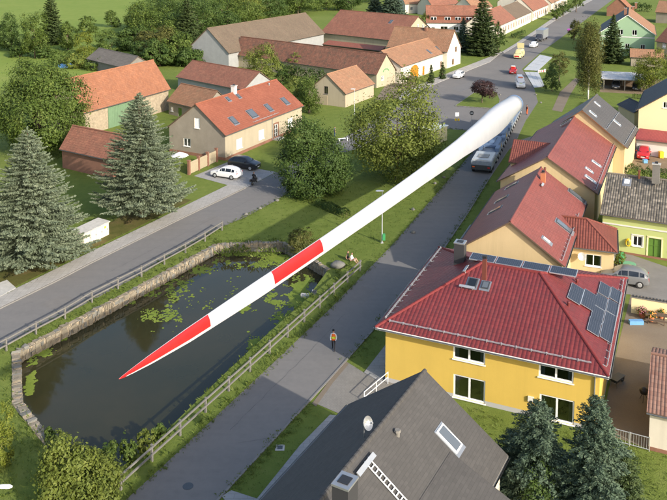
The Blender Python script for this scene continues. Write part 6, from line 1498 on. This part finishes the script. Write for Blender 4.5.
for k in range(1, nb_): mb = MB(); mb.tube((k*L_/nb_, 0, .12), (k*L_/nb_, 0, .95), .012, .012, 6); mb.build('baluster', 'galvanised', rl2)
A_, B_ = G(364,402), G(388,384); u = B_-A_; L_ = u.length; hr = empty('handrail', A_, math.atan2(u.y, u.x), 'white tubular handrail on the driveway between the grey and the yellow house', 'railing')
for z in (.35, .75): mb = MB(); mb.tube((0, 0, z), (L_, 0, z+.2), .03, .03, 8); mb.build('rail', 'white_paint', hr)
for x in (0.02, L_*.5, L_-.02): mb = MB(); mb.tube((x, 0, 0), (x, 0, .75+.2*x/L_), .03, .03, 8); mb.build('post', 'white_paint', hr)
# yard of the lime green house
b_ = G(629,271); tb = empty('garden_table', b_, 0, 'round green garden table beside the lime green house', 'table'); mb = MB(); mb.lathe([(.62, .72), (.65, .74), (.65, .77), (.6, .78)], n=24); mb.build('table_top', 'parasol_green', tb)
for k in range(4): a = k*math.pi/2+.4; mb = MB(); mb.tube((.4*math.cos(a), .4*math.sin(a), 0), (.15*math.cos(a), .15*math.sin(a), .72), .025, .025, 6); mb.build('leg', 'white_paint', tb)
x, z = lg.facepix('front', 628, 252); p0, u, n = lg.faceframe('front'); q = lg.M @ (p0+u*x+n*.14); q.z = 0
hs_ = empty('garden_hose', (q.x, q.y, 1.35), lg.ang, 'coiled yellow garden hose hanging on the lime green house wall', 'hose')
for k in range(4):
    mb = MB(); r1_ = .36-.03*k; ringp = [Vector((r1_*.75*math.cos(t), -.05*k, r1_*1.15*math.sin(t))) for t in np.linspace(0, 2*math.pi, 19)]; mb.path(ringp, .035, 6); mb.build('coil', 'yellow_paint', hs_)
mb = MB(); mb.box((-.08, -.02, .2), (.08, .14, .3)); mb.build('bracket', 'steel_dark', hs_)
bush('leafy shrub in the corner between the annex and the lime green house', (619,268), 252, 14, 'leaf_light', 900, .14, 140)
b_ = G(621,263); mb = MB(); mb.box((-.3, -.3, 0), (.3, .3, .95)); mb.box((-.33, -.35, .95), (.33, .33, 1.05)); o = mb.build('wheelie_bin', 'green_paint', loc=b_); tag(o, 'green wheelie bin among the plants beside the annex', 'bin')
# terrace table and flowers on the gravel yard
b_ = G(656,322); pt = empty('picnic_table', b_, R(-20), 'brown timber picnic table with flowers by the pale garden wall', 'table')
for k in range(4): mb = MB(); mb.box((-.9, -.36+k*.185, .70), (.9, -.20+k*.185, .74)); mb.build('plank', 'timber_dark', pt)
for sy in (-1, 1):
    mb = MB(); mb.box((-.9, sy*.72-.14, .42), (.9, sy*.72+.14, .46)); mb.build('bench', 'timber_dark', pt)
    for x in (-.65, .65): mb = MB(); mb.tube((x, sy*.55, 0), (x, sy*.2, .7), .045, .045, 6); mb.build('leg', 'timber_dark', pt)
flat('petal_pink', (.55, .16, .25), .8); flat('petal_orange', (.70, .28, .05), .8)
def flowerpot(base, label, petal, r=.25, z=0.0, n=60, seed=0):
    b_ = G(*base, z); root = empty('flower_pot', b_, 0, label, 'flower pot'); mb = MB(); mb.lathe([(r*.65, 0), (r, .38), (r*1.08, .38), (r*1.08, .44), (r*.9, .44)], n=14); mb.build('pot', 'terracotta', root)
    rg = np.random.default_rng(seed); d = unit(rg.normal(size=(n*3, 3))); d[:, 2] = np.abs(d[:, 2]); C = d*rg.uniform(.5, 1, (n*3, 1))*r*1.7+np.array([0, 0, .45]); link('leaves', leafmesh('leaves', C, d+rg.normal(size=d.shape)*.4, .14, .6, rg.random(len(C)), 'leaf_mid', rg=rg), root)
    d = unit(rg.normal(size=(n, 3))); d[:, 2] = np.abs(d[:, 2]); C = d*r*1.85+np.array([0, 0, .45]); link('blossoms', leafmesh('blossoms', C, d, .11, .9, rg.random(n), petal, rg=rg), root)
flowerpot((642,317), 'terracotta pot of pink flowers by the pale garden wall', 'petal_pink', .3, seed=1)
flowerpot((651,321), 'terracotta pot of orange flowers at the end of the picnic table', 'petal_orange', .28, seed=2)
flowerpot((661,318), 'terracotta pot of orange flowers behind the picnic table', 'petal_orange', .28, seed=3)
b_ = G(636,324); mb = MB(); mb.box((-.6, -.2, 0), (.6, .2, .35)); o = mb.build('planter', 'blue_tarp', loc=b_); tag(o, 'low blue planter trough at the foot of the pale garden wall', 'planter')
b_ = G(643.5,401); bb = empty('kettle_grill', b_, 0, 'dark kettle grill standing against the white garage', 'grill'); mb = MB(); mb.lathe([(.05, .5), (.26, .6), (.32, .75), (.30, .88), (.15, 1.0), (.03, 1.03)], n=14); mb.build('kettle', 'black_plastic', bb)
for k in range(3): a = k*2.1; mb = MB(); mb.tube((.1*math.cos(a), .1*math.sin(a), .58), (.32*math.cos(a), .32*math.sin(a), 0), .02, .02, 6); mb.build('leg', 'steel_dark', bb)
b_ = G(617,385); bc = empty('wheelbarrow', b_, R(40), 'dark wheelbarrow at the side wall of the yellow house', 'wheelbarrow'); mb = MB(); mb.loft([[Vector(p) for p in ((-.45,-.22,.35),(.4,-.18,.35),(.4,.18,.35),(-.45,.22,.35))], [Vector(p) for p in ((-.6,-.34,.65),(.65,-.3,.65),(.65,.3,.65),(-.6,.34,.65))]], 0, True); mb.build('tray', 'steel_dark', bc)
mb = MB(); mb.tube((.75, -.05, .2), (.75, .05, .2), .2, .2, 14); mb.build('wheel', 'rubber', bc)
for sy in (-1, 1): mb = MB(); mb.tube((.75, sy*.07, .2), (-1.0, sy*.3, .6), .02, .02, 6); mb.tube((-.4, sy*.24, .4), (-.45, sy*.26, 0), .02, .02, 6); mb.build('handle', 'timber_grey', bc)
for k, (x, y, mt, lb) in enumerate([(661,158,'yellow_paint','yellow wheelie bin in the dirt yard behind the hedge'),(665,157,'white_paint','white wheelie bin beside the yellow one in the dirt yard'),(645,163,'blue_tarp','blue tub in front of the red car')]):
    mb = MB(); mb.box((-.28, -.3, .05), (.28, .3, .95 if k < 2 else .5)); mb.box((-.3, -.34, .95 if k < 2 else .5), (.3, .32, 1.03 if k < 2 else .56)); mb.tube((-.25, .3, .1), (.25, .3, .1), .1, .1, 8); o = mb.build('wheelie_bin' if k < 2 else 'tub', mt, loc=G(x, y)); tag(o, lb, 'bin' if k < 2 else 'tub')
# boulder and drain by the pond corner
rn = random.Random(5); mb = MB(); mb.lathe([(.35, -.1), (.62, .1), (.6, .35), (.4, .55), (.12, .62)], n=10); mb.v = [(x*1.2+rn.uniform(-.06, .06), y+rn.uniform(-.06, .06), z+rn.uniform(-.05, .05)) for x, y, z in mb.v]; o = mb.build('boulder', 'stone_grey', loc=G(338,267), smooth=True); tag(o, 'grey rounded boulder beside the end of the street fence', 'boulder')
p_ = G(313,296,-.35); mb = MB(); mb.tube((0, 0, 0), (-1.1, .4, -.12), .22, .22, 14, caps=False); mb.box((-.1, -.55, -.4), (.35, .6, .35)); o = mb.build('drain_outlet', 'concrete', loc=p_); tag(o, 'pale concrete drain outlet on the pond bank below the street fence', 'drain')
# white garden bench on the side road by the person in blue
b_ = G(343,141); bn = empty('garden_bench', b_, .4, 'white bench on the side road beyond the chestnut tree', 'bench')
for k in range(3): mb = MB(); mb.box((-.9, -.2+k*.15, .42), (.9, -.07+k*.15, .46)); mb.build('slat', 'white_paint', bn)
for x in (-.7, .7): mb = MB(); mb.box((x-.04, -.2, 0), (x+.04, .22, .42)); mb.build('leg', 'white_paint', bn)
# blue tarp and clutter at the barns
b_ = G(66,67); mb = MB(); mb.lathe([(1.6, 0), (1.5, .5), (1.0, .75), (.1, .85)], n=9); rn = random.Random(2); mb.v = [(x*1.3+rn.uniform(-.1, .1), y+rn.uniform(-.1, .1), z*(1+rn.uniform(-.2, .2))) for x, y, z in mb.v]; o = mb.build('tarpaulin_heap', 'blue_tarp', loc=b_); tag(o, 'blue tarpaulin heap by the shrubs at the meadow edge', 'tarpaulin')

for k, (x, y) in enumerate([(188,486.5)]):
    mb = MB(); mb.tube((0, 0, .005), (0, 0, .022), .33, .33, 20); o = mb.build('manhole_cover', 'steel_dark', loc=G(x, y)); tag(o, ['round dark manhole cover in the street beside the end of the pond fence', 'round manhole cover in the street beside the walking worker', 'round manhole cover in the street before the trailer'][k], 'manhole')
